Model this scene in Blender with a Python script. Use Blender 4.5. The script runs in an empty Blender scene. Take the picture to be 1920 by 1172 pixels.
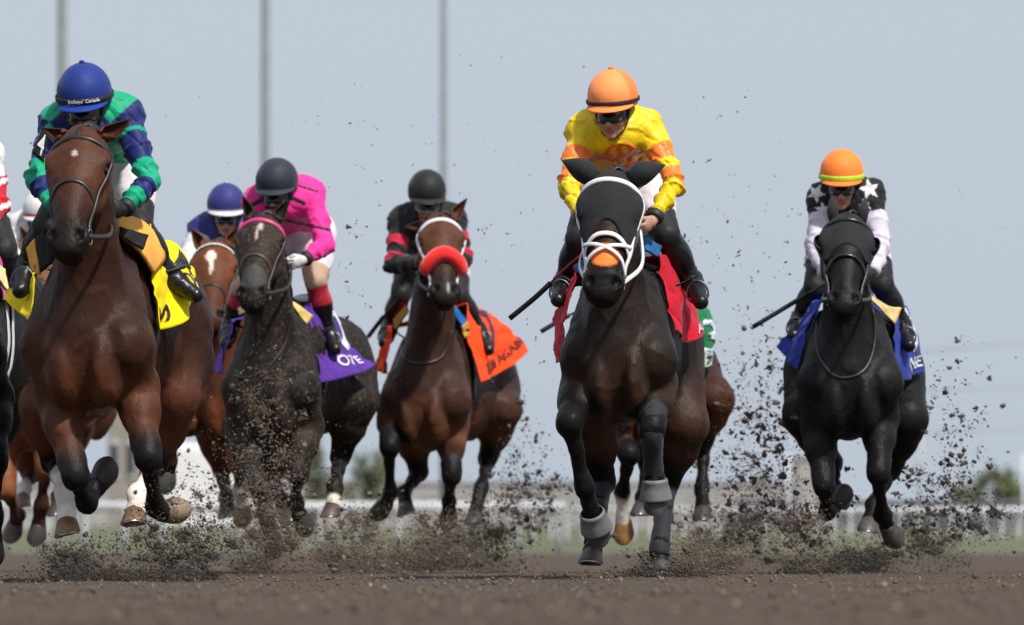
import bpy, math, random
import numpy as np
from mathutils import Vector, Matrix
from mathutils.bvhtree import BVHTree
random.seed(7); RNG = np.random.default_rng(7)
R = math.radians
scn = bpy.context.scene
COL = scn.collection

# ------------------------------------------------------------------ camera
FPX, HORY, CAMH = 12410.0, 1021.0, 0.176        # focal length in photo pixels, horizon row, lens height
cam = bpy.data.cameras.new('camera'); camo = bpy.data.objects.new('camera', cam); COL.objects.link(camo)
camo.location = (0, 0, CAMH); camo.rotation_euler = (R(90), 0, 0)
cam.sensor_width = 36.0; cam.lens = FPX / 1920 * 36.0
cam.shift_y = (HORY - 586) / 1920.0
cam.clip_start = 1.0; cam.clip_end = 6000
cam.dof.use_dof = True; cam.dof.focus_distance = 33.4; cam.dof.aperture_fstop = 4.2
scn.camera = camo
# ------------------------------------------------------------------ sky + sun
SUN_EL, SUN_AZ = 52, 36      # azimuth measured from straight behind the camera towards the right
world = bpy.data.worlds.new('World'); scn.world = world; world.use_nodes = True
nt = world.node_tree; nt.nodes.clear()
wo = nt.nodes.new('ShaderNodeOutputWorld'); bg = nt.nodes.new('ShaderNodeBackground')
sky = nt.nodes.new('ShaderNodeTexSky'); sky.sky_type = 'NISHITA'; sky.sun_disc = False
sky.sun_elevation = R(SUN_EL); sky.sun_rotation = R(180 - SUN_AZ); sky.dust_density = 3.0; sky.air_density = 1.2
mx = nt.nodes.new('ShaderNodeMix'); mx.data_type = 'RGBA'
mx.inputs[0].default_value = 0.86                     # thin even overcast in front of the blue
mx.inputs[7].default_value = (5.62, 6.32, 7.32, 1)
nt.links.new(sky.outputs[0], mx.inputs[6]); nt.links.new(mx.outputs[2], bg.inputs[0])
bg.inputs[1].default_value = 0.1
nt.links.new(bg.outputs[0], wo.inputs[0])
sl = bpy.data.lights.new('sun', 'SUN'); sl.energy = 4.7; sl.angle = R(3.5); sl.color = (1, .955, .89)
so = bpy.data.objects.new('sun', sl); COL.objects.link(so)
sd = Vector((math.sin(R(SUN_AZ)) * math.cos(R(SUN_EL)), -math.cos(R(SUN_AZ)) * math.cos(R(SUN_EL)), math.sin(R(SUN_EL))))
so.rotation_euler = sd.to_track_quat('Z', 'Y').to_euler(); so.location = (10, -10, 40)
vs = scn.view_settings
vs.view_transform = 'Standard'; vs.look = 'None'; vs.exposure = 0.0; vs.gamma = 1.0; vs.use_curve_mapping = False

# ------------------------------------------------------------------ helpers
def W(px, py, Y):
    """photo pixel + distance -> world point"""
    return np.array([(px - 960.0) / FPX * Y, Y, CAMH + (HORY - py) / FPX * Y])
def to_px(P):
    return 960 + P[:, 0] / P[:, 1] * FPX, HORY - (P[:, 2] - CAMH) / P[:, 1] * FPX
def nrm(v): v = np.asarray(v, float); return v / (np.linalg.norm(v) + 1e-12)
def lerp(a, b, t): return np.asarray(a, float) * (1 - t) + np.asarray(b, float) * t
def sstep(a, b, x): t = np.clip((x - a) / (b - a), 0, 1); return t * t * (3 - 2 * t)

def _hash(i, j, k, s):
    n = (i * 374761393 + j * 668265263 + k * 2147483647 + s * 1274126177) & 0xffffffff
    n = ((n ^ (n >> 13)) * 1274126177) & 0xffffffff
    return ((n ^ (n >> 16)) & 0xffff) / 65535.0
def noise(P, sc, seed=0):
    P = np.asarray(P, float) * sc
    I = np.floor(P).astype(np.int64); f = P - I; f = f * f * (3 - 2 * f); out = 0
    for dx in (0, 1):
        for dy in (0, 1):
            for dz in (0, 1):
                w = (f[:, 0] if dx else 1 - f[:, 0]) * (f[:, 1] if dy else 1 - f[:, 1]) * (f[:, 2] if dz else 1 - f[:, 2])
                out = out + w * _hash(I[:, 0] + dx, I[:, 1] + dy, I[:, 2] + dz, seed)
    return out
def fbm(P, sc, seed=0, oct=3):
    return sum(noise(P, sc * 2 ** o, seed + o) * .5 ** o for o in range(oct)) / sum(.5 ** o for o in range(oct))

def tag(o, label=None, cat=None, group=None, kind=None):
    if label: o['label'] = label
    if cat: o['category'] = cat
    if group: o['group'] = group
    if kind: o['kind'] = kind
    return o
def empty(name, loc):
    o = bpy.data.objects.new(name, None); COL.objects.link(o); o.location = loc; o.empty_display_size = .1
    return o
def obj(name, V, F, mat, parent=None, origin=None, smooth=True, cols=None, uv=None):
    """V world coordinates; F (n,4)/(n,3) array or list of tuples"""
    V = np.asarray(V, float)
    up = parent; O = np.zeros(3)
    while up is not None: O = O + np.array(up.location); up = up.parent
    loc = np.zeros(3)
    if origin is not None: loc = np.asarray(origin, float)
    L = V - O - loc
    me = bpy.data.meshes.new(name)
    if isinstance(F, np.ndarray):
        n, c = F.shape
        me.vertices.add(len(L)); me.vertices.foreach_set('co', L.astype(np.float32).ravel())
        me.loops.add(n * c); me.loops.foreach_set('vertex_index', F.astype(np.int32).ravel())
        me.polygons.add(n); me.polygons.foreach_set('loop_start', np.arange(0, n * c, c, dtype=np.int32))
        me.update(calc_edges=True)
    else:
        me.from_pydata(L.tolist(), [], F)
    if smooth: me.polygons.foreach_set('use_smooth', np.ones(len(me.polygons), bool))
    if cols is not None:
        a = me.color_attributes.new('col', 'FLOAT_COLOR', 'POINT')
        cc = np.ones((len(L), 4), np.float32); cc[:, :cols.shape[1]] = cols
        a.data.foreach_set('color', cc.ravel())
    if mat is not None: me.materials.append(mat)
    me.validate()
    o = bpy.data.objects.new(name, me); COL.objects.link(o); o.location = loc
    if parent is not None: o.parent = parent
    return o

# ---------- implicit surfaces: primitives blended with a smooth minimum, polygonised by surface nets
class RC:
    def __init__(s, a, b, r1, r2, k=.05, n=None, q=1.0, op='u'):
        s.a, s.b, s.r1, s.r2, s.k, s.op = np.asarray(a, float), np.asarray(b, float), r1, r2, k, op
        s.n, s.q = n, q
        m = max(r1, r2) * max(1, q) + k + .01
        s.lo, s.hi = np.minimum(s.a, s.b) - m, np.maximum(s.a, s.b) + m
    def __call__(s, x, y, z):
        ab = s.b - s.a; L2 = ab @ ab + 1e-12
        dx, dy, dz = x - s.a[0], y - s.a[1], z - s.a[2]
        t = np.clip((dx * ab[0] + dy * ab[1] + dz * ab[2]) / L2, 0, 1)
        dx = dx - t * ab[0]; dy = dy - t * ab[1]; dz = dz - t * ab[2]
        if s.n is not None:
            c = (dx * s.n[0] + dy * s.n[1] + dz * s.n[2]) * (1 - 1 / s.q)
            dx = dx - c * s.n[0]; dy = dy - c * s.n[1]; dz = dz - c * s.n[2]
        return np.sqrt(dx * dx + dy * dy + dz * dz) - (s.r1 + (s.r2 - s.r1) * t)
class EL:
    def __init__(s, c, ax, r, k=.05, op='u'):
        s.c, s.ax, s.r, s.k, s.op = np.asarray(c, float), np.asarray(ax, float), np.asarray(r, float), k, op
        ext = np.sqrt(((s.ax * s.r[:, None]) ** 2).sum(0)) + k + .01
        s.lo, s.hi = s.c - ext, s.c + ext
    def __call__(s, x, y, z):
        dx, dy, dz = x - s.c[0], y - s.c[1], z - s.c[2]
        k0 = 0; k1 = 0
        for i in range(3):
            p = (dx * s.ax[i, 0] + dy * s.ax[i, 1] + dz * s.ax[i, 2]) / s.r[i]
            k0 = k0 + p * p; k1 = k1 + (p / s.r[i]) ** 2
        k0 = np.sqrt(k0); k1 = np.sqrt(k1) + 1e-6
        return k0 * (k0 - 1) / k1
def polygonise(prims, vox, cut=None, inflate=0.0):
    us = [p for p in prims if p.op == 'u']
    lo = np.min([p.lo for p in us], 0) - 2 * vox; hi = np.max([p.hi for p in us], 0) + 2 * vox
    n = np.ceil((hi - lo) / vox).astype(int) + 1
    D = np.full(n, .3, np.float32)
    ax = [(lo[i] + vox * np.arange(n[i])).astype(np.float32) for i in range(3)]
    for p in prims:
        i0 = np.clip(np.floor((p.lo - lo) / vox).astype(int), 0, n - 1); i1 = np.clip(np.ceil((p.hi - lo) / vox).astype(int) + 1, 1, n)
        sl_ = tuple(slice(a, b) for a, b in zip(i0, i1))
        if any(b <= a for a, b in zip(i0, i1)): continue
        d = p(ax[0][i0[0]:i1[0], None, None], ax[1][None, i0[1]:i1[1], None], ax[2][None, None, i0[2]:i1[2]]).astype(np.float32)
        A = D[sl_]; k = max(p.k, 1e-4)
        if p.op == 'u':
            h = np.maximum(k - np.abs(A - d), 0) / k
            D[sl_] = np.minimum(A, d) - h * h * (k * .25)
        else:
            h = np.maximum(k - np.abs(A + d), 0) / k
            D[sl_] = np.maximum(A, -d) + h * h * (k * .25)
    if inflate: D -= inflate
    if cut is not None:
        c = cut(ax[0][:, None, None], ax[1][None, :, None], ax[2][None, None, :])
        D = np.maximum(D, c.astype(np.float32))
    for a in range(3):                    # closed at the border
        s0 = [slice(None)] * 3; s0[a] = 0; D[tuple(s0)] = .3; s0[a] = -1; D[tuple(s0)] = .3
    ins = D < 0
    c = [ins[x:n[0] - 1 + x, y:n[1] - 1 + y, z:n[2] - 1 + z] for x in (0, 1) for y in (0, 1) for z in (0, 1)]
    s = sum(q.astype(np.int8) for q in c)
    act = np.argwhere((s > 0) & (s < 8))
    idx = np.full(n - 1, -1, np.int32); idx[act[:, 0], act[:, 1], act[:, 2]] = np.arange(len(act))
    cr = [(x, y, z) for x in (0, 1) for y in (0, 1) for z in (0, 1)]
    val = np.stack([D[act[:, 0] + x, act[:, 1] + y, act[:, 2] + z] for x, y, z in cr], 1)
    acc = np.zeros((len(act), 3)); cnt = np.zeros(len(act))
    for i in range(8):
        for j in range(i + 1, 8):
            if sum(abs(p - q) for p, q in zip(cr[i], cr[j])) != 1: continue
            m = (val[:, i] < 0) != (val[:, j] < 0)
            t = val[m, i] / (val[m, i] - val[m, j])
            acc[m] += np.array(cr[i])[None] + t[:, None] * (np.array(cr[j]) - np.array(cr[i]))[None]; cnt[m] += 1
    V = lo + vox * (act + acc / cnt[:, None])
    F = []
    for a in range(3):
        b, c2 = (a + 1) % 3, (a + 2) % 3
        s0 = [slice(1, -1)] * 3; s1 = [slice(1, -1)] * 3
        s0[a] = slice(0, -1); s1[a] = slice(1, None)
        x = ins[tuple(s0)] != ins[tuple(s1)]
        e = np.argwhere(x); off = np.ones(3, int); off[a] = 0; e = e + off
        if len(e) == 0: continue
        flip = ins[e[:, 0], e[:, 1], e[:, 2]]
        q = []
        for db, dc in ((0, 0), (1, 0), (1, 1), (0, 1)):
            g = e.copy(); g[:, b] -= db; g[:, c2] -= dc
            q.append(idx[g[:, 0], g[:, 1], g[:, 2]])
        q = np.stack(q, 1); q[~flip] = q[~flip][:, ::-1]
        F.append(q)
    F = np.concatenate(F); F = F[(F >= 0).all(1)]
    return V, F
def smooth_mesh(V, F, it=2, lam=.5):
    E = np.concatenate([F[:, [0, 1]], F[:, [1, 2]], F[:, [2, 3]], F[:, [3, 0]]]); n = len(V)
    for i in range(it):
        l = lam if i % 2 == 0 else -lam * 1.04
        deg = np.bincount(E[:, 0], minlength=n) + np.bincount(E[:, 1], minlength=n)
        S = np.stack([np.bincount(E[:, 0], V[E[:, 1], k], n) + np.bincount(E[:, 1], V[E[:, 0], k], n) for k in range(3)], 1)
        V = V + l * (S / np.maximum(deg, 1)[:, None] - V)
    return V
def normals(V, F):
    fn = np.cross(V[F[:, 2]] - V[F[:, 0]], V[F[:, 3]] - V[F[:, 1]]); N = np.zeros_like(V)
    for k in range(4):
        for a in range(3): N[:, a] += np.bincount(F[:, k], fn[:, a], len(V))
    return N / (np.linalg.norm(N, axis=1, keepdims=True) + 1e-12)

# ---------- plain mesh builders
def tube(pts, rad, seg=8, cap=True, flat=None):
    """polyline -> tube; flat=(normal list) makes it an oval strap"""
    P = np.asarray(pts, float); n = len(P); rad = np.broadcast_to(np.asarray(rad, float), (n,))
    T = np.gradient(P, axis=0); V = []
    ref = np.array([0, 0, 1.0]); 
    for i in range(n):
        t = nrm(T[i]); 
        u = ref - t * (ref @ t)
        if np.linalg.norm(u) < .05: u = np.array([1.0, 0, 0]) - t * t[0]
        u = nrm(u); ref = u; v = np.cross(t, u)
        for j in range(seg):
            a = 2 * math.pi * j / seg
            V.append(P[i] + rad[i] * (math.cos(a) * u + math.sin(a) * v))
    F = [(i * seg + j, i * seg + (j + 1) % seg, (i + 1) * seg + (j + 1) % seg, (i + 1) * seg + j) for i in range(n - 1) for j in range(seg)]
    if cap:
        F.append(tuple(range(seg))[::-1]); F.append(tuple((n - 1) * seg + j for j in range(seg)))
    return np.array(V), F
def ribbon(P, N, w, th):
    """flat strap: centre points, outward normals, width, thickness (box section)"""
    P = np.asarray(P, float); N = np.asarray(N, float); n = len(P); T = np.gradient(P, axis=0); V = []
    w = np.broadcast_to(np.asarray(w, float), (n,))
    for i in range(n):
        t = nrm(T[i]); nn = nrm(N[i] - t * (N[i] @ t)); b = np.cross(t, nn)
        for sx, sz in ((-1, 0), (-.7, 1), (.7, 1), (1, 0)): V.append(P[i] + b * sx * w[i] / 2 + nn * th * sz)
    F = [(i * 4 + j, i * 4 + (j + 1) % 4, i * 4 + 4 + (j + 1) % 4, i * 4 + 4 + j) for i in range(n - 1) for j in range(4)]
    F += [(0, 1, 2, 3)[::-1], tuple((n - 1) * 4 + j for j in range(4))]
    return np.array(V), F
def catmull(P, m):
    """P (n,...) -> m samples through all control points"""
    P = np.asarray(P, float); n = len(P)
    if n == 2: return np.stack([lerp(P[0], P[1], t) for t in np.linspace(0, 1, m)])
    Q = np.concatenate([[2 * P[0] - P[1]], P, [2 * P[-1] - P[-2]]]); out = []
    for u in np.linspace(0, n - 1, m):
        i = min(int(u), n - 2); t = u - i; a, b, c, d = Q[i], Q[i + 1], Q[i + 2], Q[i + 3]
        out.append(.5 * (2 * b + (c - a) * t + (2 * a - 5 * b + 4 * c - d) * t * t + (3 * b - a - 3 * c + d) * t ** 3))
    return np.stack(out)
def sheet(ctrl, nu, nv):
    """ctrl (rows, cols, 3) -> (nu*nv,3) grid"""
    G = catmull(ctrl, nu); G = np.stack([catmull(g, nv) for g in G]); return G
def grid_faces(nu, nv):
    i = np.arange(nu - 1)[:, None] * nv + np.arange(nv - 1)[None]
    return np.stack([i, i + 1, i + nv + 1, i + nv], -1).reshape(-1, 4)
def box(c, sx, sy, sz, rotz=0):
    V = np.array([(x, y, z) for x in (-.5, .5) for y in (-.5, .5) for z in (-.5, .5)]) * (sx, sy, sz)
    cz, s = math.cos(rotz), math.sin(rotz); V = V @ np.array([[cz, s, 0], [-s, cz, 0], [0, 0, 1]]) + c
    return V, [(0, 1, 3, 2), (4, 6, 7, 5), (0, 4, 5, 1), (2, 3, 7, 6), (0, 2, 6, 4), (1, 5, 7, 3)]
def merge(parts):
    V, F, o = [], [], 0
    for v, f in parts:
        V.append(np.asarray(v)); F += [tuple(int(i) + o for i in q) for q in f]; o += len(v)
    return np.concatenate(V), F
def solidify(o, t, off=0):
    m = o.modifiers.new('solid', 'SOLIDIFY'); m.thickness = t; m.offset = off; return o

# ---------- materials
def mat(name, col=None, rough=.5, spec=.5, attr=False, metal=0, sheen=0, coat=0, bump=0, bscale=60, bstretch=None, var=.0, vscale=8, dirt=None, bump2=0, b2scale=6, sub=0):
    m = bpy.data.materials.new(name); m.use_nodes = True; t = m.node_tree; N = t.nodes; Lk = t.links
    b = N['Principled BSDF']; b.inputs['Roughness'].default_value = rough; b.inputs['Metallic'].default_value = metal
    b.inputs['Specular IOR Level'].default_value = spec; b.inputs['Sheen Weight'].default_value = sheen
    b.inputs['Sheen Roughness'].default_value = .4
    b.inputs['Coat Weight'].default_value = coat; b.inputs['Coat Roughness'].default_value = .12
    if sub:
        b.inputs['Subsurface Weight'].default_value = sub; b.inputs['Subsurface Radius'].default_value = (.02, .008, .005); b.inputs['Subsurface Scale'].default_value = .4
    tc = N.new('ShaderNodeTexCoord'); src = None
    if attr:
        a = N.new('ShaderNodeAttribute'); a.attribute_name = 'col'; src = a.outputs['Color']
    else:
        c = N.new('ShaderNodeRGB'); c.outputs[0].default_value = (*col, 1); src = c.outputs[0]
    if var:
        n = N.new('ShaderNodeTexNoise'); n.inputs['Scale'].default_value = vscale; n.inputs['Detail'].default_value = 5
        Lk.new(tc.outputs['Object'], n.inputs['Vector'])
        mr = N.new('ShaderNodeMapRange'); mr.inputs[1].default_value = .3; mr.inputs[2].default_value = .7
        mr.inputs[3].default_value = 1 - var; mr.inputs[4].default_value = 1 + var; Lk.new(n.outputs[0], mr.inputs[0])
        mu = N.new('ShaderNodeMix'); mu.data_type = 'RGBA'; mu.blend_type = 'MULTIPLY'; mu.inputs[0].default_value = 1
        Lk.new(src, mu.inputs[6]); Lk.new(mr.outputs[0], mu.inputs[7]); src = mu.outputs[2]
    if dirt:
        n = N.new('ShaderNodeTexNoise'); n.inputs['Scale'].default_value = dirt[1]; n.inputs['Detail'].default_value = 8; n.inputs['Roughness'].default_value = .7
        Lk.new(tc.outputs['Object'], n.inputs['Vector'])
        mr = N.new('ShaderNodeMapRange'); mr.inputs[1].default_value = dirt[0]; mr.inputs[2].default_value = dirt[0] + .1
        mr.inputs[4].default_value = dirt[2]
        Lk.new(n.outputs[0], mr.inputs[0])
        mu = N.new('ShaderNodeMix'); mu.data_type = 'RGBA'; mu.inputs[7].default_value = (.105, .078, .064, 1)
        Lk.new(mr.outputs[0], mu.inputs[0]); Lk.new(src, mu.inputs[6]); src = mu.outputs[2]
        rr = N.new('ShaderNodeMapRange'); rr.inputs[3].default_value = rough; rr.inputs[4].default_value = .9
        Lk.new(mr.outputs[0], rr.inputs[0]); Lk.new(rr.outputs[0], b.inputs['Roughness'])
    Lk.new(src, b.inputs['Base Color'])
    prev = None
    for amt, sc, st in ((bump, bscale, bstretch), (bump2, b2scale, None)):
        if not amt: continue
        n = N.new('ShaderNodeTexNoise'); n.inputs['Scale'].default_value = sc; n.inputs['Detail'].default_value = 5
        mp = N.new('ShaderNodeMapping'); mp.inputs['Scale'].default_value = st or (1, 1, 1)
        Lk.new(tc.outputs['Object'], mp.inputs[0]); Lk.new(mp.outputs[0], n.inputs['Vector'])
        bp = N.new('ShaderNodeBump'); bp.inputs['Strength'].default_value = 1; bp.inputs['Distance'].default_value = amt
        Lk.new(n.outputs[0], bp.inputs['Height'])
        if prev: Lk.new(prev, bp.inputs['Normal'])
        prev = bp.outputs[0]
    if prev: Lk.new(prev, b.inputs['Normal'])
    return m
def srgb(r, g, b): return tuple(((c / 255) / 12.92 if c / 255 < .04045 else ((c / 255 + .055) / 1.055) ** 2.4) for c in (r, g, b))
M = {}
M['coat'] = mat('glossy_coat', attr=True, rough=.44, spec=.12, bump=.0032, bscale=120, bstretch=(1, 1, .25), var=.28, vscale=7, bump2=.006, b2scale=11, dirt=(.615, 38, .55))
M['coat_dirty'] = mat('dirt_spattered_coat', attr=True, rough=.5, spec=.09, bump=.003, bscale=90, var=.25, vscale=6, bump2=.004, b2scale=9, dirt=(.53, 42, .8))
M['hair'] = mat('mane_hair', col=(.008, .0065, .006), rough=.45, var=.3, vscale=30)
M['eye'] = mat('dark_eye', col=(.004, .003, .002), rough=.06, spec=.6)
M['hoof'] = mat('hoof_horn', attr=True, rough=.5, var=.25, vscale=18, bump=.001, bscale=50, bstretch=(1, 1, 4), dirt=(.56, 14, .7))
M['shoe'] = mat('steel_shoe', col=(.45, .45, .46), rough=.35, metal=1, var=.2, vscale=40)
M['metal'] = mat('bit_steel', col=(.6, .6, .6), rough=.22, metal=1, var=.1, vscale=40)
M['darkmetal'] = mat('dull_alloy', col=(.16, .16, .17), rough=.4, metal=1, var=.2, vscale=40)
M['leather'] = mat('dark_leather', col=(.018, .012, .0095), rough=.42, var=.3, vscale=25, bump=.0006, bscale=150)
M['brown_leather'] = mat('brown_leather', col=(.05, .022, .014), rough=.45, var=.3, vscale=25, bump=.0006, bscale=150)
M['black_leather'] = mat('black_leather', col=(.008, .008, .009), rough=.3, var=.3, vscale=25, bump=.0006, bscale=150)
M['white_strap'] = mat('white_webbing', col=(.72, .71, .74), rough=.55, var=.08, vscale=30, bump=.0006, bscale=300)
M['pink_strap'] = mat('pink_browband_leather', col=(.55, .03, .16), rough=.4, var=.1)
M['pearl'] = mat('pearl_bead', col=(.75, .73, .68), rough=.25, var=.05)
M['fleece'] = mat('red_fleece', col=(.95, .022, .018), rough=.95, sheen=.6, bump=.006, bscale=160, var=.12, vscale=40)
M['hood'] = mat('black_hood_fabric', col=(.022, .022, .025), rough=.85, spec=.2, sheen=.08, bump=.0008, bscale=260, bump2=.004, b2scale=14, var=.15)
M['bandage'] = mat('navy_bandage', col=(.012, .013, .02), rough=.8, sheen=.1, bump=.002, bscale=60, bstretch=(.2, .2, 3), var=.2, dirt=(.6, 20, .5))
M['bellboot'] = mat('grey_rubber_bell_boot', col=(.15, .15, .155), rough=.6, bump=.001, bscale=80, var=.25, dirt=(.6, 20, .5))
M['silk'] = mat('silk', attr=True, rough=.55, spec=.25, sheen=.15, bump=.0008, bscale=60, bump2=.006, b2scale=6, var=.06, vscale=8)
M['satin'] = mat('satin', attr=True, rough=.40, spec=.35, sheen=.1, bump=.0008, bscale=60, bump2=.012, b2scale=8, var=.14, vscale=9)
M['knit'] = mat('matte_jersey_fabric', attr=True, rough=.7, spec=.25, sheen=.2, bump=.0008, bscale=200, bump2=.006, b2scale=6, var=.08, vscale=8)
M['breeches'] = mat('breeches_fabric', attr=True, rough=.6, spec=.3, sheen=.1, bump2=.010, b2scale=13, bump=.0005, bscale=200, var=.07)
M['boot'] = mat('polished_boot_leather', attr=True, rough=.32, spec=.4, bump2=.008, b2scale=16, bump=.0004, bscale=150, var=.2)
M['skin'] = mat('skin', attr=True, rough=.5, spec=.35, bump=.0004, bscale=250, var=.08, vscale=25, sub=.12)
M['cap'] = mat('cap_cover', attr=True, rough=.62, spec=.3, sheen=.15, bump=.0006, bscale=300, bump2=.005, b2scale=13, var=.06, dirt=(.70, 34, .45))
M['goggle'] = mat('goggle_lens', col=(.006, .006, .008), rough=.12, spec=.3, var=.1)
M['goggle_frame'] = mat('goggle_frame', col=(.012, .012, .012), rough=.4, var=.1)
M['strap'] = mat('chin_strap', col=(.01, .01, .01), rough=.6, var=.1)
M['cloth'] = mat('saddle_cloth_fabric', attr=True, rough=.7, spec=.25, sheen=.1, bump=.0006, bscale=250, bump2=.006, b2scale=9, var=.08)
M['pad'] = mat('saddle_pad', attr=True, rough=.75, spec=.25, bump=.0008, bscale=160, bump2=.003, b2scale=14, var=.1)
M['whip'] = mat('whip_shaft', attr=True, rough=.4, var=.2, vscale=30)
# ------------------------------------------------------------------ the horse
class Horse:
    def __init__(h, c):
        h.c = c; h.Y = FPX / c['s']; h.X = (c['cx'] - 960) / FPX * h.Y; h.yaw = R(c['yaw'])
        h.fw = np.array([-math.sin(h.yaw), -math.cos(h.yaw), 0]); h.rt = np.array([math.cos(h.yaw), -math.sin(h.yaw), 0])
        h.lift = c.get('lift', 0); h.bulk = c.get('bulk', .76)
        h.O = np.array([h.X, h.Y, 0.0])
    def p(h, f, l, z): return h.O + (h.fw * f if f < 0 else (h.fw * .25 + np.array([0, -.75, 0])) * f) + h.rt * l * h.bulk + np.array([0, 0, z + h.lift])
    def q(h, j): return W(j[0], j[1], h.Y - j[2])
    def ax(h): return np.array([h.fw, h.rt, (0, 0, 1)])

def build_horse(c):
    h = Horse(c); p = h.p; A = h.ax(); b = h.bulk; rt = h.rt; hw = c.get('hipw', 1.0)
    S = []
    e = lambda f, l, z, r, k: S.append(EL(p(f, l, z), A, (r[0], r[1] * b, r[2]), k))
    e(-.45, 0, 1.22, (.74, .27, .34), .01)
    e(.00, 0, 1.18, (.36, .25, .39), .14)
    e(.16, 0, 1.10, (.26, .21, .27), .10)
    S.append(RC(p(.05, 0, 1.48), p(-.38, 0, 1.50), .085, .12, .14))
    S.append(RC(p(-.3, 0, 1.42), p(-.95, 0, 1.46), .13, .16, .15))
    e(-.80, 0, 1.16, (.42, .26, .26), .15)
    for s in (-1, 1):
        e(.25, s * .105, 1.02, (.19, .120, .205), .014)                      # pectorals
        S.append(RC(p(-.04, s * .12, 1.47), p(.25, s * .225, 1.14), .112, .122, .035))   # shoulder blade
        e(.28, s * .225, 1.12, (.10, .085, .11), .02)                     # point of shoulder
        e(-.02, s * .262, 1.08, (.17, .085, .21), .025)                      # triceps
        e(-1.05, s * .13 * hw, 1.33, (.37, .205, .26), .10)                 # croup
        e(-1.34, s * .135 * hw, 1.16, (.20, .15, .28), .09)                 # buttock
    S.append(RC(p(.45, 0, 1.14), p(.40, 0, .88), .014, .010, .09, op='s'))
    for s in (-1, 1):
        S.append(RC(p(.20, s * .34, 1.02), p(.10, s * .31, .90), .010, .008, .06, op='s'))
    # head frame
    P = h.q(c['poll']); L = c.get('L', .69); m2 = W(c['muz'][0], c['muz'][1], P[1])
    d = np.linalg.norm(m2 - P); dw = math.sqrt(max(L * L - d * d, .0004))
    Mz = W(c['muz'][0], c['muz'][1], P[1] - dw)
    ex = nrm(Mz - P); view = np.array([0, -1.0, 0])
    ez = nrm(view - ex * (view @ ex)); ey = np.cross(ex, ez)
    if ey[0] < 0: ey = -ey
    tn = R(c.get('turn', 0)); ez, ey = ez * math.cos(tn) + ey * math.sin(tn), ey * math.cos(tn) - ez * math.sin(tn)
    k = np.linalg.norm(Mz - P) / .645
    h.P, h.ex, h.ey, h.ez, h.k = P, ex, ey, ez, k
    hl = c.get('hl', 1.32)
    H = lambda x, y, z: P + (ex * x + ey * y * hl + ez * z) * k
    h.H = H; HA = np.array([ex, ey, ez])
    # neck
    throat, crest = H(.10, 0, -.17), H(.035, 0, -.085)
    nb = p(.14, 0, 1.22); cb = p(-.06, 0, 1.46)
    S.append(RC(nb, throat, .215, .105, .12, rt, .98 * b))
    S.append(RC(cb, crest, .165, .092, .10, rt, .68))
    S.append(RC(lerp(nb, cb, .5), lerp(throat, crest, .5), .20, .125, .08, rt, .86 * b))
    for s in (-1, 1): S.append(RC(p(.16, s * .13, 1.26), lerp(nb, throat, .8) + ey * s * .07, .088, .05, .022))
    HS = []
    he = lambda x, y, z, r, kk, op='u': HS.append(EL(H(x, y, z), HA, np.array(r) * k * (1, hl, 1), kk * k, op))
    he(.10, 0, -.075, (.135, .088, .105), .03)
    he(.20, 0, -.07, (.13, .094, .085), .05)
    for s in (-1, 1):
        he(.215, s * .052, -.125, (.135, .045, .105), .03)            # cheek
        he(.165, s * .082, -.028, (.055, .028, .030), .03)            # brow
        HS.append(RC(H(.24, s * .072, -.062), H(.38, s * .052, -.07), .022 * k, .014 * k, .03))
    HS.append(RC(H(.14, 0, -.055), H(.50, 0, -.062), .078 * k, .052 * k, .05, ey, hl))
    HS.append(RC(H(.16, 0, -.015), H(.48, 0, -.028), .042 * k, .030 * k, .045, ey, hl))
    HS.append(RC(H(.27, 0, -.18), H(.52, 0, -.135), .050 * k, .036 * k, .05, ey, hl))
    he(.555, 0, -.075, (.074, .064, .062), .04)
    he(.60, 0, -.085, (.042, .052, .046), .03)                        # upper lip
    he(.585, 0, -.145, (.042, .042, .032), .02)                       # chin
    for s in (-1, 1):
        he(.548, s * .046, -.048, (.045, .026, .036), .022)           # nostril flare
        he(.562, s * .047, -.006, (.034, .019, .032), .010, 's')      # nostril
        he(.20, s * .104, -.040, (.026, .012, .020), .02, 's')        # eye socket
        HS.append(RC(H(.535, s * .06, -.128), H(.60, s * .028, -.122), .006, .005, .012, op='s'))  # mouth line
        he(.30, s * .085, -.10, (.07, .018, .03), .05, 's')           # hollow before the cheek
    h.HS = HS
    S += HS
    # legs
    h.legs = []
    for s, key in ((-1, 'lf'), (1, 'rf')):
        E, K, F, C, T = [h.q(j) for j in c[key]]
        C = T - nrm(T - C) * min(np.linalg.norm(T - C), .10); F = lerp(F, C, .12)
        sh = p(.22, s * .21, 1.10); dr = nrm(K - E)
        m1 = lerp(E, K, .35); m2_ = lerp(E, K, .82); out = rt * s
        S += [RC(sh, E, .125, .098, .07), RC(E, m1, .102, .088, .05), RC(m1, m2_, .088, .060, .05), RC(m2_, K, .060, .054, .05),
              RC(lerp(E, K, .1) + out * .028, lerp(E, K, .55) + out * .017, .060, .038, .02),
              RC(lerp(E, K, .15) - out * .03, lerp(E, K, .55) - out * .014, .052, .036, .018)]
        cn = nrm(F - K)
        S += [EL(K, A, (.050, .053, .058), .05), RC(K + cn * .03, lerp(K, F, .4), .046, .033, .04), RC(lerp(K, F, .35), lerp(K, F, .85), .033, .034, .03),
              RC(lerp(K, F, .85), F, .036, .045, .03), RC(F, F + nrm(F - C) * .004, .046, .045, .025), RC(F, C, .040, .043, .03), RC(C, lerp(C, T, .2), .043, .043, .02)]
        h.legs.append((key, E, K, F, C, T))
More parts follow.
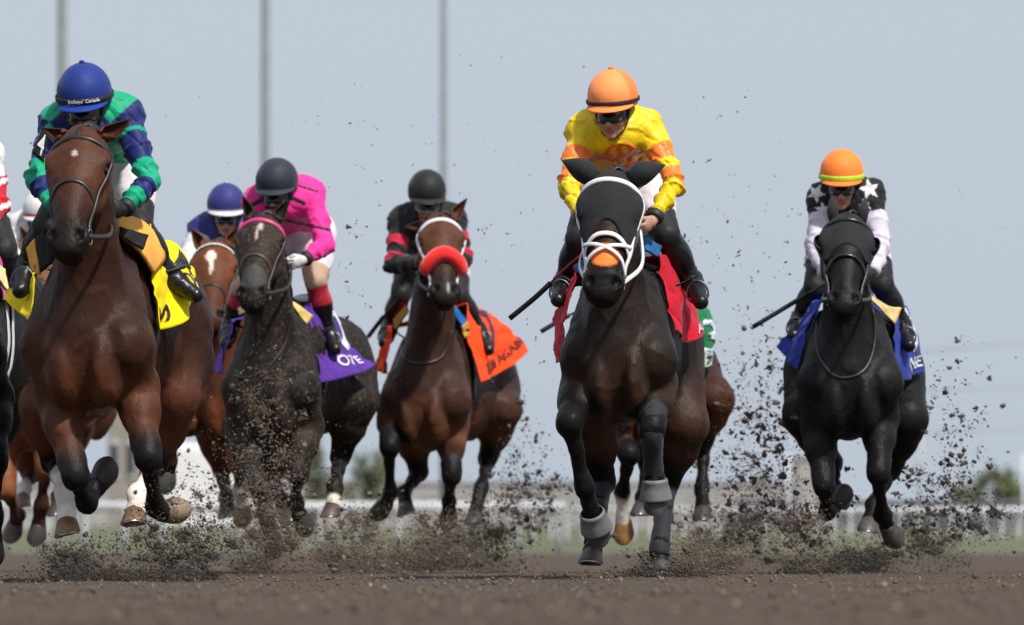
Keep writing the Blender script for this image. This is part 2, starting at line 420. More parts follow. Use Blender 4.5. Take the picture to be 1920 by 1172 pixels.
    for s, key in ((-1, 'lh'), (1, 'rh')):
        St, K, F, C, T = [h.q(j) for j in c[key]]
        C = T - nrm(T - C) * min(np.linalg.norm(T - C), .10); F = lerp(F, C, .12)
        hip = p(-1.10, s * .17 * hw, 1.22)
        cn = nrm(F - K)
        hook = nrm(nrm(K - St) - cn + np.array([0, .25, 0]))     # point of hock, behind the joint
        S += [RC(hip, St, .17, .122, .10), RC(p(-1.3, s * .15 * hw, 1.1), lerp(St, K, .4), .13, .09, .08),
              RC(St, lerp(St, K, .5), .118, .094, .06), RC(lerp(St, K, .45), lerp(St, K, .9), .094, .060, .05), RC(lerp(St, K, .85), K, .060, .056, .04),
              EL(K, A, (.058, .052, .064), .03), RC(K + hook * .02, K + hook * .075 - cn * .03, .04, .03, .03),
              RC(K, lerp(K, F, .45), .050, .038, .03), RC(lerp(K, F, .4), lerp(K, F, .88), .037, .037, .03),
              RC(lerp(K, F, .88), F, .038, .049, .03), RC(F, C, .044, .047, .03), RC(C, lerp(C, T, .2), .043, .043, .02)]
        h.legs.append((key, St, K, F, C, T))
    V, F_ = polygonise(S, c.get('vox', .012)); V = smooth_mesh(V, F_, 4, .5)
    N = normals(V, F_)
    legz = sstep(.95, .70, V[:, 2])
    vein = (1 - np.abs(2 * fbm(V * (1, 1, .6), 8, 71, 2) - 1)) ** 10
    V = V + N * ((fbm(V, 9, 3) - .5) * .010 + (fbm(V * (1, 1, .7), 26, 15, 2) - .5) * .011 * legz + vein * .0055 * (1 - .5 * legz))[:, None]
    h.V, h.F, h.N = V, F_, N
    # coat colour
    base, warm, dark = (np.array(c[x]) for x in ('base', 'warm', 'dark'))
    low = np.minimum(sstep(1.25, .80, V[:, 2]) , 1); fb = fbm(V, 3.5, 11)
    wf = np.clip(low * .75 + (fb - .5) * .9, 0, 1)
    loc = (V - P) @ HA.T / k; loc[:, 1] /= hl
    hx = loc[:, 0]; onhead = (hx > -.05) & (hx < .75) & (np.abs(loc[:, 1]) < .16) & (loc[:, 2] > -.24) & (loc[:, 2] < .08)
    wf = np.where(onhead, np.maximum(wf, .55 * sstep(.48, .25, hx)), wf)
    col = base[None] * (1 - wf[:, None]) + warm[None] * wf[:, None]
    # pale front of chest, darker crease lines come from the light itself
    dk = np.zeros(len(V)); wh = np.zeros(len(V)); 
    dk = np.where(onhead, np.maximum(dk, sstep(.40, .54, hx) * c.get('muzzle_dark', .8)), dk)
    for key, a, K, F, C, T in h.legs:
        chain = [(a, K), (K, F), (F, C), (C, T)]
        bd = np.full(len(V), 9.); bt = np.zeros(len(V))
        for i, (x, y) in enumerate(chain):
            ab = y - x; t = np.clip((V - x) @ ab / (ab @ ab), 0, 1); dd = np.linalg.norm(V - x - t[:, None] * ab, axis=1)
            m = dd < bd; bd[m] = dd[m]; bt[m] = i + t[m]
        near = bd < np.where(bt < 1, .14, .105)
        pts = c.get('points', .7)        # where black begins on the chain
        dk = np.where(near, np.maximum(dk, sstep(pts - .25, pts + .15, bt)), dk)
        sk = c.get('socks', {}).get(key)
        if sk is not None: wh = np.where(near, np.maximum(wh, sstep(sk - .12, sk + .12, bt + (fbm(V, 30, 5) - .5) * .3)), wh)
    col = col * (1 - dk[:, None]) + dark[None] * dk[:, None]
    for (x0, y0, rx, ry, st) in c.get('marks', []):     # white face markings (head coordinates)
        g = ((loc[:, 0] - x0) / rx) ** 2 + ((loc[:, 1] - y0) / ry) ** 2 + (fbm(V, 60, 8) - .5) * .9
        wh = np.where(onhead & (loc[:, 2] > -.06), np.maximum(wh, st * sstep(1.15, .75, g)), wh)
    for (x0, y0, rx, ry, cc) in c.get('patch', []):
        g = ((loc[:, 0] - x0) / rx) ** 2 + ((loc[:, 1] - y0) / ry) ** 2
        f_ = np.where(onhead & (loc[:, 2] > -.06), sstep(1.2, .8, g), 0); col = col * (1 - f_[:, None]) + np.array(cc)[None] * f_[:, None]
    for s in (-1, 1):  # darkness of the nostril cavities painted into the coat colour
        g = ((loc[:, 0] - .562) / .035) ** 2 + ((loc[:, 1] - s * .047) / .021) ** 2 + ((loc[:, 2] + .012) / .045) ** 2
        f_ = np.where(onhead, sstep(1.15, .8, g), 0); col = col * (1 - f_[:, None]) + np.array((.003, .0025, .0025))[None] * f_[:, None]
    col = col * (1 - wh[:, None]) + np.array((.70, .62, .55))[None] * wh[:, None]
    root = empty('race_horse', h.O); tag(root, c['label'], 'horse', 'galloping race horses'); h.root = root
    obj('body', V, F_, M['coat_dirty' if c.get('dirty') else 'coat'], root, cols=col)
    h.bvh = BVHTree.FromPolygons([tuple(v) for v in V], F_.tolist())
    # eyes
    for s in (-1, 1):
        ce = H(.20, s * .087, -.042); r = .023 * k
        u, v = np.meshgrid(np.linspace(0, math.pi, 9), np.linspace(0, 2 * math.pi, 13)[:-1], indexing='ij')
        Vs = ce + r * (np.stack([np.sin(u) * np.cos(v), np.sin(u) * np.sin(v), np.cos(u)], -1).reshape(-1, 3))
        Fs = np.array([(i * 12 + j, i * 12 + (j + 1) % 12, i * 12 + 12 + (j + 1) % 12, i * 12 + 12 + j) for i in range(8) for j in range(12)])
        obj('eye', Vs, Fs, M['eye'], root)
    # ears
    for s, ed in ((-1, c.get('earl', (-1, .12, .35))), (1, c.get('earr', (-1, .12, .35)))):
        dirv = nrm(ex * ed[0] + ey * s * ed[1] + ez * ed[2])      # ear axis in head frame
        bs = H(.015, s * .058, -.045); ln = c.get('earlen', .165) * k
        op = nrm(ez * .8 + ey * s * .55 - ex * .1) if not c.get('hood_ears') else nrm(-ez - ex * .2); op = nrm(op - dirv * (op @ dirv)); sd_ = np.cross(dirv, op)
        nu, nv = 12, 13; Vv = []
        for i in range(nu):
            u = i / (nu - 1); r = c.get('earw', .040) * k * (math.sin(math.pi * (.26 + .74 * u)) ** 1.15) + .0015
            half = math.pi * (.95 - .42 * sstep(.0, .45, np.array(u)))
            cen = bs + dirv * ln * u - op * .018 * k * math.sin(math.pi * u) + op * (.012 * u * u)
            for j in range(nv):
                a = math.pi + (j / (nv - 1) - .5) * 2 * half
                Vv.append(cen + r * (math.cos(a) * op + math.sin(a) * sd_ * .85))
        ecol = np.array(c['warm']) * .7 + np.array(c['dark']) * .3 if not c.get('hood_ears') else np.array((.014, .014, .016))
        cc = np.tile(ecol, (nu * nv, 1)); tt = np.repeat(np.linspace(0, 1, nu), nv)[:, None]; cc = cc * (1 - tt * .6)
        solidify(obj('ear', Vv, grid_faces(nu, nv), M['hood'] if c.get('hood_ears') else M['coat'], root, cols=cc), .007 * k)
    # hooves
    for key, a, K, F, C, T in h.legs:
        axd = nrm(T - C); hl = min(max(np.linalg.norm(T - C), .070), .085)
        fwd = h.fw - axd * (h.fw @ axd)
        if np.linalg.norm(fwd) < .25: fwd = np.array([0, 0, 1.]) - axd * axd[2]
        if c.get('toe', {}).get(key): fwd = np.array(c['toe'][key], float); fwd = fwd - axd * (fwd @ axd)
        fwd = nrm(fwd); sd_ = np.cross(axd, fwd); seg = 20; rings = []
        for t, rr, sh in ((-.14, .044, 0), (0, .048, 0), (.05, .051, .001), (.5, .058, .009), (.96, .065, .017), (1.0, .063, .018)):
            rings.append([C + axd * (hl * t + .62 * rr * max(t, 0) * math.cos(2 * math.pi * j / seg)) + fwd * (sh + rr * 1.06 * math.cos(2 * math.pi * j / seg)) + sd_ * rr * math.sin(2 * math.pi * j / seg) for j in range(seg)])
        tilt = lambda ring: ring
        Vh = np.array(rings).reshape(-1, 3); n = len(rings)
        Fh = [(i * seg + j, i * seg + (j + 1) % seg, (i + 1) * seg + (j + 1) % seg, (i + 1) * seg + j) for i in range(n - 1) for j in range(seg)]
        Fh += [tuple(range(seg))[::-1], tuple((n - 1) * seg + j for j in range(seg))]
        hc = np.array(c.get('hoofc', {}).get(key, (.05, .042, .036)))
        tt = np.clip(((Vh - C) @ axd) / hl, 0, 1)[:, None]
        ang = np.tile(np.arange(seg) / seg, n)[:, None]
        ho = obj('hoof', Vh, Fh, M['hoof'], root, cols=hc * (.65 + .5 * np.abs(np.cos(ang * 2 * math.pi)) * tt + .1))
        ring = [C + axd * (hl * 1.0 + .003 + .62 * .060 * math.cos(a2)) + fwd * (.018 + .060 * math.cos(a2)) + sd_ * .055 * math.sin(a2) for a2 in np.linspace(-2.3, 2.3, 18)]
        Vr, Fr = tube(ring, .006, 6); obj('shoe', Vr, Fr, M['shoe'], ho)
        bb = c.get('bell', {}).get(key)
        if bb:      # rubber bell boot round the coronet
            rings = [[C + axd * hl * t + fwd * (.006 + rr * 1.05 * math.cos(2 * math.pi * j / seg)) + sd_ * rr * math.sin(2 * math.pi * j / seg) for j in range(seg)]
                     for t, rr in ((-.60, .058), (-.42, .066), (-.36, .063), (.1, .074), (.55, .082), (.64, .083), (.66, .077))]
            Vb = np.array(rings).reshape(-1, 3); Fb = [(i * seg + j, i * seg + (j + 1) % seg, (i + 1) * seg + (j + 1) % seg, (i + 1) * seg + j) for i in range(6) for j in range(seg)]
            solidify(obj('bell_boot', Vb, Fb, M['bellboot'], root), .005)
        if key in c.get('wraps', ()):
            ch = catmull([lerp(a, K, .42) if key[1] == 'f' else lerp(K, F, .05), K if key[1] == 'f' else lerp(K, F, .2), lerp(K, F, .5), F, lerp(F, C, .6)], 22)
            rr = np.interp(np.linspace(0, 1, 22), [0, .15, .3, .55, .78, 1], [.080, .072, .062, .050, .056, .054] if key[1] == 'f' else [.056, .056, .048, .046, .056, .054]) + .0015 * np.sin(np.arange(22) * 2.4)
            Vw, Fw = tube(ch, rr, 16); obj('leg_bandage', Vw, Fw, M['bandage'], root)
    # tail and mane
    tb = p(-1.44, 0, 1.40); st = []
    for i in range(26):
        o = RNG.normal(0, .03, 3); e_ = RNG.normal(0, .07, 3)
        pts = catmull([tb + o * .4, tb - h.fw * .12 + o + (0, 0, .0), tb - h.fw * .28 + e_ * .6 + (0, 0, -.14), tb - h.fw * .40 + e_ * .9 + (0, 0, -.34)], 9)
        st.append(tube(pts, np.array([.022, .024, .024, .022, .02, .017, .013, .008, .002]), 5, False))
    Vt, Ft = merge(st); obj('tail', Vt, Ft, M['hair'], root)
    st = []
    c0, c1 = H(.0, 0, .0), p(-.10, 0, 1.60)
    side = c.get('mane', 1)
    for i in range(60):
        t = RNG.random(); a = lerp(c0, c1, t) + np.array([0, 0, .03 * math.sin(math.pi * t)])
        hit = h.bvh.ray_cast(Vector(a + (0, 0, .5)), Vector((0, 0, -1)), 1.2)[0]
        if hit is None: continue
        a = np.array(hit) - (0, 0, .012); ln = .08 + .06 * RNG.random(); o = rt * side
        pts = catmull([a, a + o * .03 + (0, 0, .02) - h.fw * .02, a + o * (.07 + .02 * RNG.random()) - h.fw * .05 + (0, 0, -ln * .4), a + o * .085 - h.fw * .07 + (0, 0, -ln)], 7)
        st.append(tube(pts, np.array([.009, .01, .01, .009, .007, .004, .001]), 5, False))
    if c.get('forelock', 1):
        for i in range(16):
            y = RNG.normal(0, .018); a = H(-.012, y, -.02)
            pts = catmull([a, H(.02, y * 1.2, .022), H(.07 + .02 * RNG.random(), y * 1.6 + RNG.normal(0, .008), .032), H(.10 + .05 * RNG.random(), y * 2 + RNG.normal(0, .014), .026)], 7)
            st.append(tube(pts, np.array([.007, .008, .008, .007, .006, .004, .001]), 5, False))
    Vm, Fm = merge(st); obj('mane', Vm, Fm, M['hair'], root)
    return h

def head_pt(h, t, th, off=.003):
    """point on the skin of the head: t along poll-muzzle (m), th angle round it (0 = front of the face)"""
    A = h.H(t, 0, -.085); d = h.ez * math.cos(th) + h.ey * math.sin(th)
    hit = h.bvh.ray_cast(Vector(A + d * .3), Vector(-d), .34)
    q = np.array(hit[0]) if hit[0] is not None else A + d * .11
    return q + d * off, d
def head_strap(h, path, w, th, mt, name, parent, n=26, off=.002, rnd=None):
    off = off + (.011 if h.c.get('hood') else 0)
    ctl = catmull(np.array(path, float), n); P, N = zip(*[head_pt(h, t, a, off) for t, a in ctl])
    P = np.array(P)
    for _ in range(2): P[1:-1] = .25 * P[:-2] + .5 * P[1:-1] + .25 * P[2:]
    if rnd is not None: V, F = tube(P + np.array(N) * rnd * .5 if np.isscalar(rnd) else P, rnd, 12)
    else: V, F = ribbon(P, N, w, th)
    return obj(name, V, F, mt, parent), P
def build_bridle(h, c, hands):
    b = c['bridle']; k = h.k
    root = empty('bridle', h.P); tag(root, b['label'], 'bridle', 'bridles on the horses')
    mt = M[b.get('mat', 'leather')]; w = b.get('w', .020) * k; D = math.pi / 180
    bm = M[b.get('brow', b.get('mat', 'leather'))]
    tb = b.get('tb', .085)
    br, P = head_strap(h, [(tb + .05, -84 * D), (tb + .012, -50 * D), (tb, 0), (tb + .012, 50 * D), (tb + .05, 84 * D)], w * b.get('browf', 1.2), .009, bm, 'browband', root)
    if b.get('beads'):
        for q in P[4:-4]:
            u, v = np.meshgrid(np.linspace(0, math.pi, 6), np.linspace(0, 2 * math.pi, 9)[:-1], indexing='ij')
            Vs = q + nrm(h.ez) * .004 + .0105 * np.stack([np.sin(u) * np.cos(v), np.sin(u) * np.sin(v), np.cos(u)], -1).reshape(-1, 3)
            obj('bead', Vs, np.array([(i * 8 + j, i * 8 + (j + 1) % 8, i * 8 + 8 + (j + 1) % 8, i * 8 + 8 + j) for i in range(5) for j in range(8)]), M[b['beads']], br)
    bitp = {}
    for s in (-1, 1):
        head_strap(h, [(tb - .04, s * 118 * D), (tb + .05, s * 82 * D), (.22, s * 80 * D), (.36, s * 78 * D), (.50, s * 90 * D)], w * 1.0, .013, mt, 'cheek_strap', root)
        q, d = head_pt(h, .515, s * 98 * D, .010); bitp[s] = q
        ring = [q + .034 * k * (math.cos(a) * h.ex + math.sin(a) * h.ez) for a in np.linspace(0, 2 * math.pi, 21)]
        V, F = tube(ring, .0045, 6, False); obj('bit_ring', V, F, M['metal'], root)
        V, F = tube([h.H(.53, 0, -.12), q], .006, 6); obj('bit', V, F, M['metal'], root)
    if b.get('nose', True):
        tn = b.get('tn', .33)
        head_strap(h, [(tn + .10, -125 * D), (tn + .07, -80 * D), (tn + .012, -35 * D), (tn, 0), (tn + .012, 35 * D), (tn + .07, 80 * D), (tn + .10, 125 * D)], w * b.get('nosef', 1.1), .006, M[b.get('nosem', b.get('mat', 'leather'))], 'noseband', root)
    if b.get('fig8'):
        for s in (-1, 1):
            head_strap(h, [(.36, -s * 75 * D), (.385, -s * 30 * D), (.405, 0), (.44, s * 38 * D), (.50, s * 80 * D)], w * .9, .0055, mt, 'cross_strap', root, off=.006)
    if b.get('roll'):
        rr = np.interp(np.linspace(0, 1, 26), [0, .12, .5, .88, 1], [.016, .042, .049, .042, .016]) * k
        o, _ = head_strap(h, [(.405, -88 * D), (.375, -55 * D), (.335, 0), (.375, 55 * D), (.405, 88 * D)], 0, 0, M['fleece'], 'shadow_roll', root, rnd=rr, off=.022)
    for s in (-1, 1):       # reins
        q = bitp[s]; e_ = hands[s]
        mid = lerp(q, e_, .5) + h.rt * s * .05 + np.array([0, 0, -.05])
        P = catmull([q, mid, e_], 20); N = np.tile(h.rt * s + np.array([0, -.3, .3]), (20, 1))
        V, F = ribbon(P, N, .026, .006); obj('rein', V, F, M[b.get('rein', b.get('mat', 'leather'))], root)
    thr = [(tb - .02, -120 * D), (.12, -150 * D), (.17, 180 * D), (.12, 150 * D), (tb - .02, 120 * D)]
    thr = [(tb, -100 * D), (.13, -130 * D), (.19, -165 * D), (.21, -180 * D)], [(tb, 100 * D), (.13, 130 * D), (.19, 165 * D), (.21, 180 * D)]
    for t_ in thr: head_strap(h, t_, w * .7, .004, mt, 'throat_latch', root, 12)
    return root, bitp
def build_hood(h, c):
    hd = c['hood']; P, k = h.P, h.k
    def cut(x, y, z):
        dx, dy, dz = x - P[0], y - P[1], z - P[2]
        a = (dx * h.ex[0] + dy * h.ex[1] + dz * h.ex[2]) / k; b = (dx * h.ey[0] + dy * h.ey[1] + dz * h.ey[2]) / k; e = (dx * h.ez[0] + dy * h.ez[1] + dz * h.ez[2]) / k
        lower = a - (hd['t0'] + hd['arc'] * np.minimum(np.abs(b) / .085, 1.15) ** 2)
        low2 = np.maximum(-(a + .02 + .0 * b), -e - .215)
        return np.maximum(lower, low2) * .9
    pr = [x for x in h.HS if not (x.op == 's')]
    V, F = polygonise(pr, .008, cut, .009); V = smooth_mesh(V, F, 4)
    V = V + normals(V, F) * ((fbm(V, 14, 9) - .5) * .010)[:, None]
    root = empty('horse_hood', P); tag(root, hd['label'], 'hood')
    obj('hood_fabric', V, F, M['hood'], root)
    for s in (-1, 1):
        q, d = head_pt(h, .20, s * 66 * math.pi / 180, .008)
        if hd.get('cups'):       # half cups of leather round the outer side of each eye
            nu, nv = 8, 14; Vc = []
            up = h.ex; out = d; fr = nrm(h.ez - out * (h.ez @ out))
            for i in range(nu):
                a = i / (nu - 1) * 1.35
                for j in range(nv):
                    f = (j / (nv - 1) - .5) * 2 * 1.5
                    Vc.append(q - fr * .03 + .055 * k * (up * math.sin(f) * (1.0) * math.cos(a * .3) + out * (.25 + .75 * math.sin(a)) * math.cos(f) + fr * (.85 * (1 - math.cos(a)) + .2)))
            solidify(obj('eye_cup', Vc, grid_faces(nu, nv), M['black_leather'], root), .005)
        else:
            ring = [q + (.033 * math.cos(a) * h.ex + .024 * math.sin(a) * nrm(np.cross(h.ex, d))) * k for a in np.linspace(0, 2 * math.pi, 19)]
            V, F = tube(ring, .005, 6, False); obj('eye_opening_rim', V, F, M['hood'], root)
    return root
def neck_strap(h, pts, w, mt, parent, name='breast_strap'):
    """strap drawn as photo points, laid on the horse where the ray meets its skin"""
    P, N = [], []
    last = None
    for x, y in catmull(np.array(pts, float), 40):
        d = nrm(W(x, y, h.Y) - np.array([0, 0, CAMH])); hit = h.bvh.ray_cast(Vector((0, 0, CAMH)), Vector(d), 90)
        if hit[0] is None:
            n_ = h.bvh.find_nearest(Vector(W(x, y, (last if last is not None else h.Y))))
            q, nn = np.array(n_[0]), np.array(n_[1])
        else: q, nn = np.array(hit[0]), np.array(hit[1]); last = q[1]
        P.append(q + nn * .003); N.append(nn)
    P, N = np.array(P), np.array(N)
    for _ in range(4):
        P[1:-1] = .25 * P[:-2] + .5 * P[1:-1] + .25 * P[2:]; N[1:-1] = .25 * N[:-2] + .5 * N[1:-1] + .25 * N[2:]
    V, F = ribbon(P, N, w, .005)
    return obj(name, V, F, mt, parent)

# ------------------------------------------------------------------ the rider
def build_rider(h, c):
    r = c['rider']; Y = h.Y
    J = {k_: h.q(v) for k_, v in r['J'].items()}
    vox = r.get('vox', .008); hs = r.get('hw', .26) / .26
    yaw, pit, roll = R(r.get('yaw', 0)), R(r.get('pitch', 25) * .5), R(r.get('roll', 0))
    f = np.array([math.sin(yaw) * math.cos(pit), -math.cos(yaw) * math.cos(pit), -math.sin(pit)])
    rr = nrm(np.cross((0, 0, 1), f)); u = np.cross(f, rr)
    rr, u = rr * math.cos(roll) + u * math.sin(roll), u * math.cos(roll) - rr * math.sin(roll)
    Hc = J['head']; Q = lambda x, y, z: Hc + (rr * x + u * y + f * z) * hs
    HA = np.array([rr, u, f])
    base = J['hip'].copy()
    root = empty('person', base); tag(root, r['label'], 'person', 'jockeys riding the horses')
    SL, SR, EL_, ER, WL, WR = (J[x] for x in ('sl', 'sr', 'el', 'er', 'wl', 'wr'))
    hip = J['hip']; KL, KR, AL, AR, TL, TR = (J[x] for x in ('kl', 'kr', 'al', 'ar', 'tl', 'tr'))
    mid = (SL + SR) / 2; nb = mid + np.array([0, .02, .03]) ; lat = nrm(SR - SL)
    hL, hR = hip - lat * .10, hip + lat * .10
    # body: one continuous skin
    B = []
    e = lambda x, y, z, rad, k_: B.append(EL(Q(x, y, z), HA, np.array(rad) * hs, k_))
    e(0, -.05, -.02, (.076, .10, .095), .02); e(0, -.145, .040, (.064, .088, .068), .03); e(0, -.205, .048, (.045, .040, .050), .03)
    B.append(RC(Q(0, -.13, .106), Q(0, -.168, .126), .010, .015, .012))
    e(0, -.1705, .112, (.022, .010, .014), .012)
    e(0, -.196, .104, (.024, .0065, .012), .006); e(0, -.208, .102, (.022, .0065, .012), .006); e(0, -.232, .088, (.022, .018, .020), .02)
    for s in (-1, 1):
        e(s * .042, -.155, .078, (.024, .030, .026), .02); e(s * .080, -.13, -.005, (.010, .030, .018), .006)
        e(s * .030, -.108, .094, (.026, .010, .014), .015)
    B.append(RC(Q(0, -.16, -.02), nb, .058, .066, .03))
    B += [RC(SL, SR, .06, .06, .03), RC(lerp(mid, SL, .5), hL, .09, .085, .05), RC(lerp(mid, SR, .5), hR, .09, .085, .05)]
    for a, b_, w_ in ((SL, EL_, WL), (SR, ER, WR)): B += [RC(a, b_, .05, .038, .03), RC(b_, w_, .040, .026, .02)]
    for a, b_, c_, t_ in ((hL, KL, AL, TL), (hR, KR, AR, TR)): B += [RC(a, b_, .08, .052, .04), RC(b_, c_, .05, .034, .03), RC(c_, t_, .034, .026, .02)]
    hands = {}
    for s, a, w_ in ((-1, EL_, WL), (1, ER, WR)):
        hd = r.get('hdl' if s < 0 else 'hdr'); d = nrm(h.q(hd) - w_) if hd else nrm(nrm(w_ - a) * .6 + h.fw * .5 - h.rt * s * .25)
        inw = nrm(-h.rt * s - d * (-h.rt * s @ d)); up = np.cross(d, inw); up = up if up[2] > 0 else -up
        palm = w_ + d * .055
        B += [RC(w_, w_ + d * .03, .026, .030, .015), EL(palm, np.array([d, up, inw]), (.046, .040, .022), .012)]
        for i, (o, l) in enumerate(((.030, .036), (.011, .041), (-.009, .038), (-.028, .030))):
            k0 = palm + d * .038 + up * o; k1 = k0 + d * l * .55 + inw * .018; k2 = k1 - d * .006 + inw * l * .75; k3 = k2 - d * .024 + inw * .004
            B += [RC(k0, k1, .0105, .0095, .004), RC(k1, k2, .0095, .009, .004), RC(k2, k3, .009, .0075, .004)]
        t0 = palm - d * .018 + up * .028; t1 = t0 + d * .028 + up * .016 + inw * .018; t2 = t1 + d * .024 - up * .004 + inw * .012
        B += [RC(t0, t1, .014, .0115, .01), RC(t1, t2, .0115, .009, .004)]
        hands[s] = palm + d * .03 + inw * .03
    V, F = polygonise(B, r.get('bvox', .0065)); V = smooth_mesh(V, F, 2, .4)
    sk = np.array(r.get('skin', (.42, .23, .16))); col = np.tile(sk, (len(V), 1))
    L_ = (V - Hc) @ HA.T / hs
    lip = (np.abs(L_[:, 0]) < .025) & (np.abs(L_[:, 1] + .202) < .012) & (L_[:, 2] > .095); col[lip] = sk * (.85, .5, .5)
    shade = fbm(V, 30, 2)[:, None]; col = col * (.9 + .2 * shade)
    hair = (L_[:, 1] > -.16) & (L_[:, 2] < .02) & (np.abs(L_[:, 0]) < .1) & (L_[:, 1] < .2); col[hair] = col[hair] * .25
    if r.get('glove') is not None:
        for w_ in (WL, WR): g = np.linalg.norm(V - w_, axis=1) < .16; col[g] = np.array(r['glove'])
    elif r.get('glove_l') is not None:
        g = np.linalg.norm(V - WL, axis=1) < .16; col[g] = np.array(r['glove_l'])
    if r.get('mask') is not None:       # neck gaiter / dark lower face cover
        g = (L_[:, 1] < -.17) & (L_[:, 1] > -.4) & (np.linalg.norm(V - Hc, axis=1) < .36); col[g & ~lip] = np.array(r['mask'])
    obj('body', V, F, M['skin'], root, cols=col)
    # jersey
    back = lerp(mid, hip, .35) + np.array([0, 0, .05])
    S = [RC(SL, SR, .082, .082, .05), RC(lerp(mid, SL, .45), lerp(hL, mid, .05), .128, .112, .08), RC(lerp(mid, SR, .45), lerp(hR, mid, .05), .128, .112, .08),
         RC(mid + np.array([0, -.02, -.03]), back, .12, .13, .08), RC(nb, nb + (Q(0, -.16, -.02) - nb) * .35, .082, .070, .04)]
    for a, b_, w_ in ((SL, EL_, WL), (SR, ER, WR)):
        S += [RC(a, lerp(a, b_, .5), .078, .066, .05), RC(lerp(a, b_, .5), b_, .066, .058, .04), RC(b_, lerp(b_, w_, .5), .058, .051, .03), RC(lerp(b_, w_, .5), lerp(b_, w_, .93), .051, .038, .03)]
    V, F = polygonise(S, vox); V = smooth_mesh(V, F, 2)
    N = normals(V, F)
    # sleeve parameter: 0 shoulder, 1 elbow, 2 wrist
    at = np.full(len(V), -1.0); bd = np.full(len(V), .105)
    for a, b_, w_ in ((SL, EL_, WL), (SR, ER, WR)):
        for i, (x, y) in enumerate(((a, b_), (b_, w_))):
            ab = y - x; t = np.clip((V - x) @ ab / (ab @ ab), 0, 1); dd = np.linalg.norm(V - x - t[:, None] * ab, axis=1)
            m = (dd < bd) & ((t > .05) | (i > 0)); bd[m] = dd[m]; at[m] = i + t[m]
    ux = V @ nrm((.7, .3, .65)); uy = V @ nrm((-.7, .2, .65)); uz = V @ nrm((.1, .95, -.2))
    q1 = fbm(np.stack([ux * .55, uy * 1.9, uz], 1), 6.5, 21, 2); q2 = np.abs(fbm(np.stack([ux * 1.8, uy * .6, uz], 1), 8, 33, 2) - .5) * 2
    q3 = np.abs(fbm(np.stack([ux * .7, uy * 2.4, uz * 1.2], 1), 13, 77, 2) - .5) * 2
    V = V + N * (((q1 - .5) * .028 - (1 - q2) ** 7 * .009 - (1 - q3) ** 9 * .0025) * r.get('fold', 1.0))[:, None]
    wob = fbm(V, 7, 91, 2) * 5
    fr = (1 - np.abs(np.sin(at * 11 + wob))) ** 2.5; elb = np.where(at > 0, np.exp(-((at - 1.0) / .45) ** 2) + .7 * np.exp(-((at - 1.75) / .22) ** 2) + .35, 0)
    tor = (1 - np.abs(np.sin((V - mid) @ nrm((.55, .2, .8)) * 26 + (V - mid) @ nrm((-.8, 0, .5)) * 8 * np.sign((V - mid)[:, 0]) + wob * 1.3))) ** 3 * np.where(at > .15, 0, .8)
    V = V + N * ((fr * elb * .013 + tor * .010 - .004) * r.get('fold', 1.0))[:, None]
    px, py = to_px(V)
    cols = r['pattern'](px, py, at, V, V - mid, N)
    obj('jersey', V, F, M[r.get('fabric', 'silk')], root, cols=cols)
    # cuffs
    for s, b_, w_ in ((-1, EL_, WL), (1, ER, WR)):
        d = nrm(w_ - b_); c0 = lerp(b_, w_, .86)
        ch = [c0 + d * x for x in (0, .012, .03, .042)]
        Vt, Ft = tube(ch, np.array([.044, .047, .046, .042]), 14); obj('cuff', Vt, Ft, mat_color('cuff', r.get('cuff', (.01, .01, .012))), root)
    # breeches
    S = [EL(hip, np.array([lat, nrm(np.cross(lat, (0, 0, 1))), (0, 0, 1)]), (.185, .17, .135), .05)]
    for a, b_, in ((hL, KL), (hR, KR)): S += [RC(a, lerp(a, b_, .5), .125, .102, .06), RC(lerp(a, b_, .5), b_, .102, .072, .04)]
    S += [RC(hip, lerp(hip, mid, .35), .14, .12, .08)]
    V, F = polygonise(S, vox * 1.15); V = smooth_mesh(V, F, 2); V = V + normals(V, F) * ((fbm(V, 11, 41) - .5) * .022)[:, None]
    px, py = to_px(V); bc = np.tile(np.array(r.get('breeches', (.66, .63, .66))), (len(V), 1))
    if r.get('knee') is not None:
        for a, b_ in ((hL, KL), (hR, KR)):
            t = (V - a) @ (b_ - a) / ((b_ - a) @ (b_ - a)); g = (t > r.get('kneet', .62)) & (np.linalg.norm(V - b_, axis=1) < .35); bc[g] = np.array(r['knee'])
    obj('breeches', V, F, M['breeches'], root, cols=bc)
    # boots
    for a, b_, t_ in ((KL, AL, TL), (KR, AR, TR)):
        d = nrm(b_ - a); fd = nrm(t_ - b_)
        S = [RC(lerp(a, b_, .06), lerp(a, b_, .45), .068, .064, .02), RC(lerp(a, b_, .4), b_, .064, .050, .04), RC(b_, lerp(b_, t_, .35), .052, .050, .04), RC(lerp(b_, t_, .3), t_, .049, .040, .03),
             RC(b_ + d * .045 - fd * .02, b_ + d * .05 - fd * .035, .036, .034, .03)]
        V, F = polygonise(S, vox); V = smooth_mesh(V, F, 2); fold = np.sin((V - b_) @ d * 130 + fbm(V, 14, 3) * 8) * np.exp(-(np.linalg.norm(V - b_, axis=1) / .09) ** 2)
        V = V + normals(V, F) * (fold * .005 + (fbm(V, 20, 4) - .5) * .006)[:, None]
        cc = np.tile(np.array(r.get('boot', (.007, .007, .008))), (len(V), 1))
        if r.get('boot_top') is not None:
            t = (V - a) @ (b_ - a) / ((b_ - a) @ (b_ - a)); cc[t < .42] = np.array(r['boot_top'])
        obj('boot', V, F, M['boot'], root, cols=cc)
    # helmet with cap cover
    C0 = Q(0, -.036, -.012); nu, nv = 20, 40; Vh = []
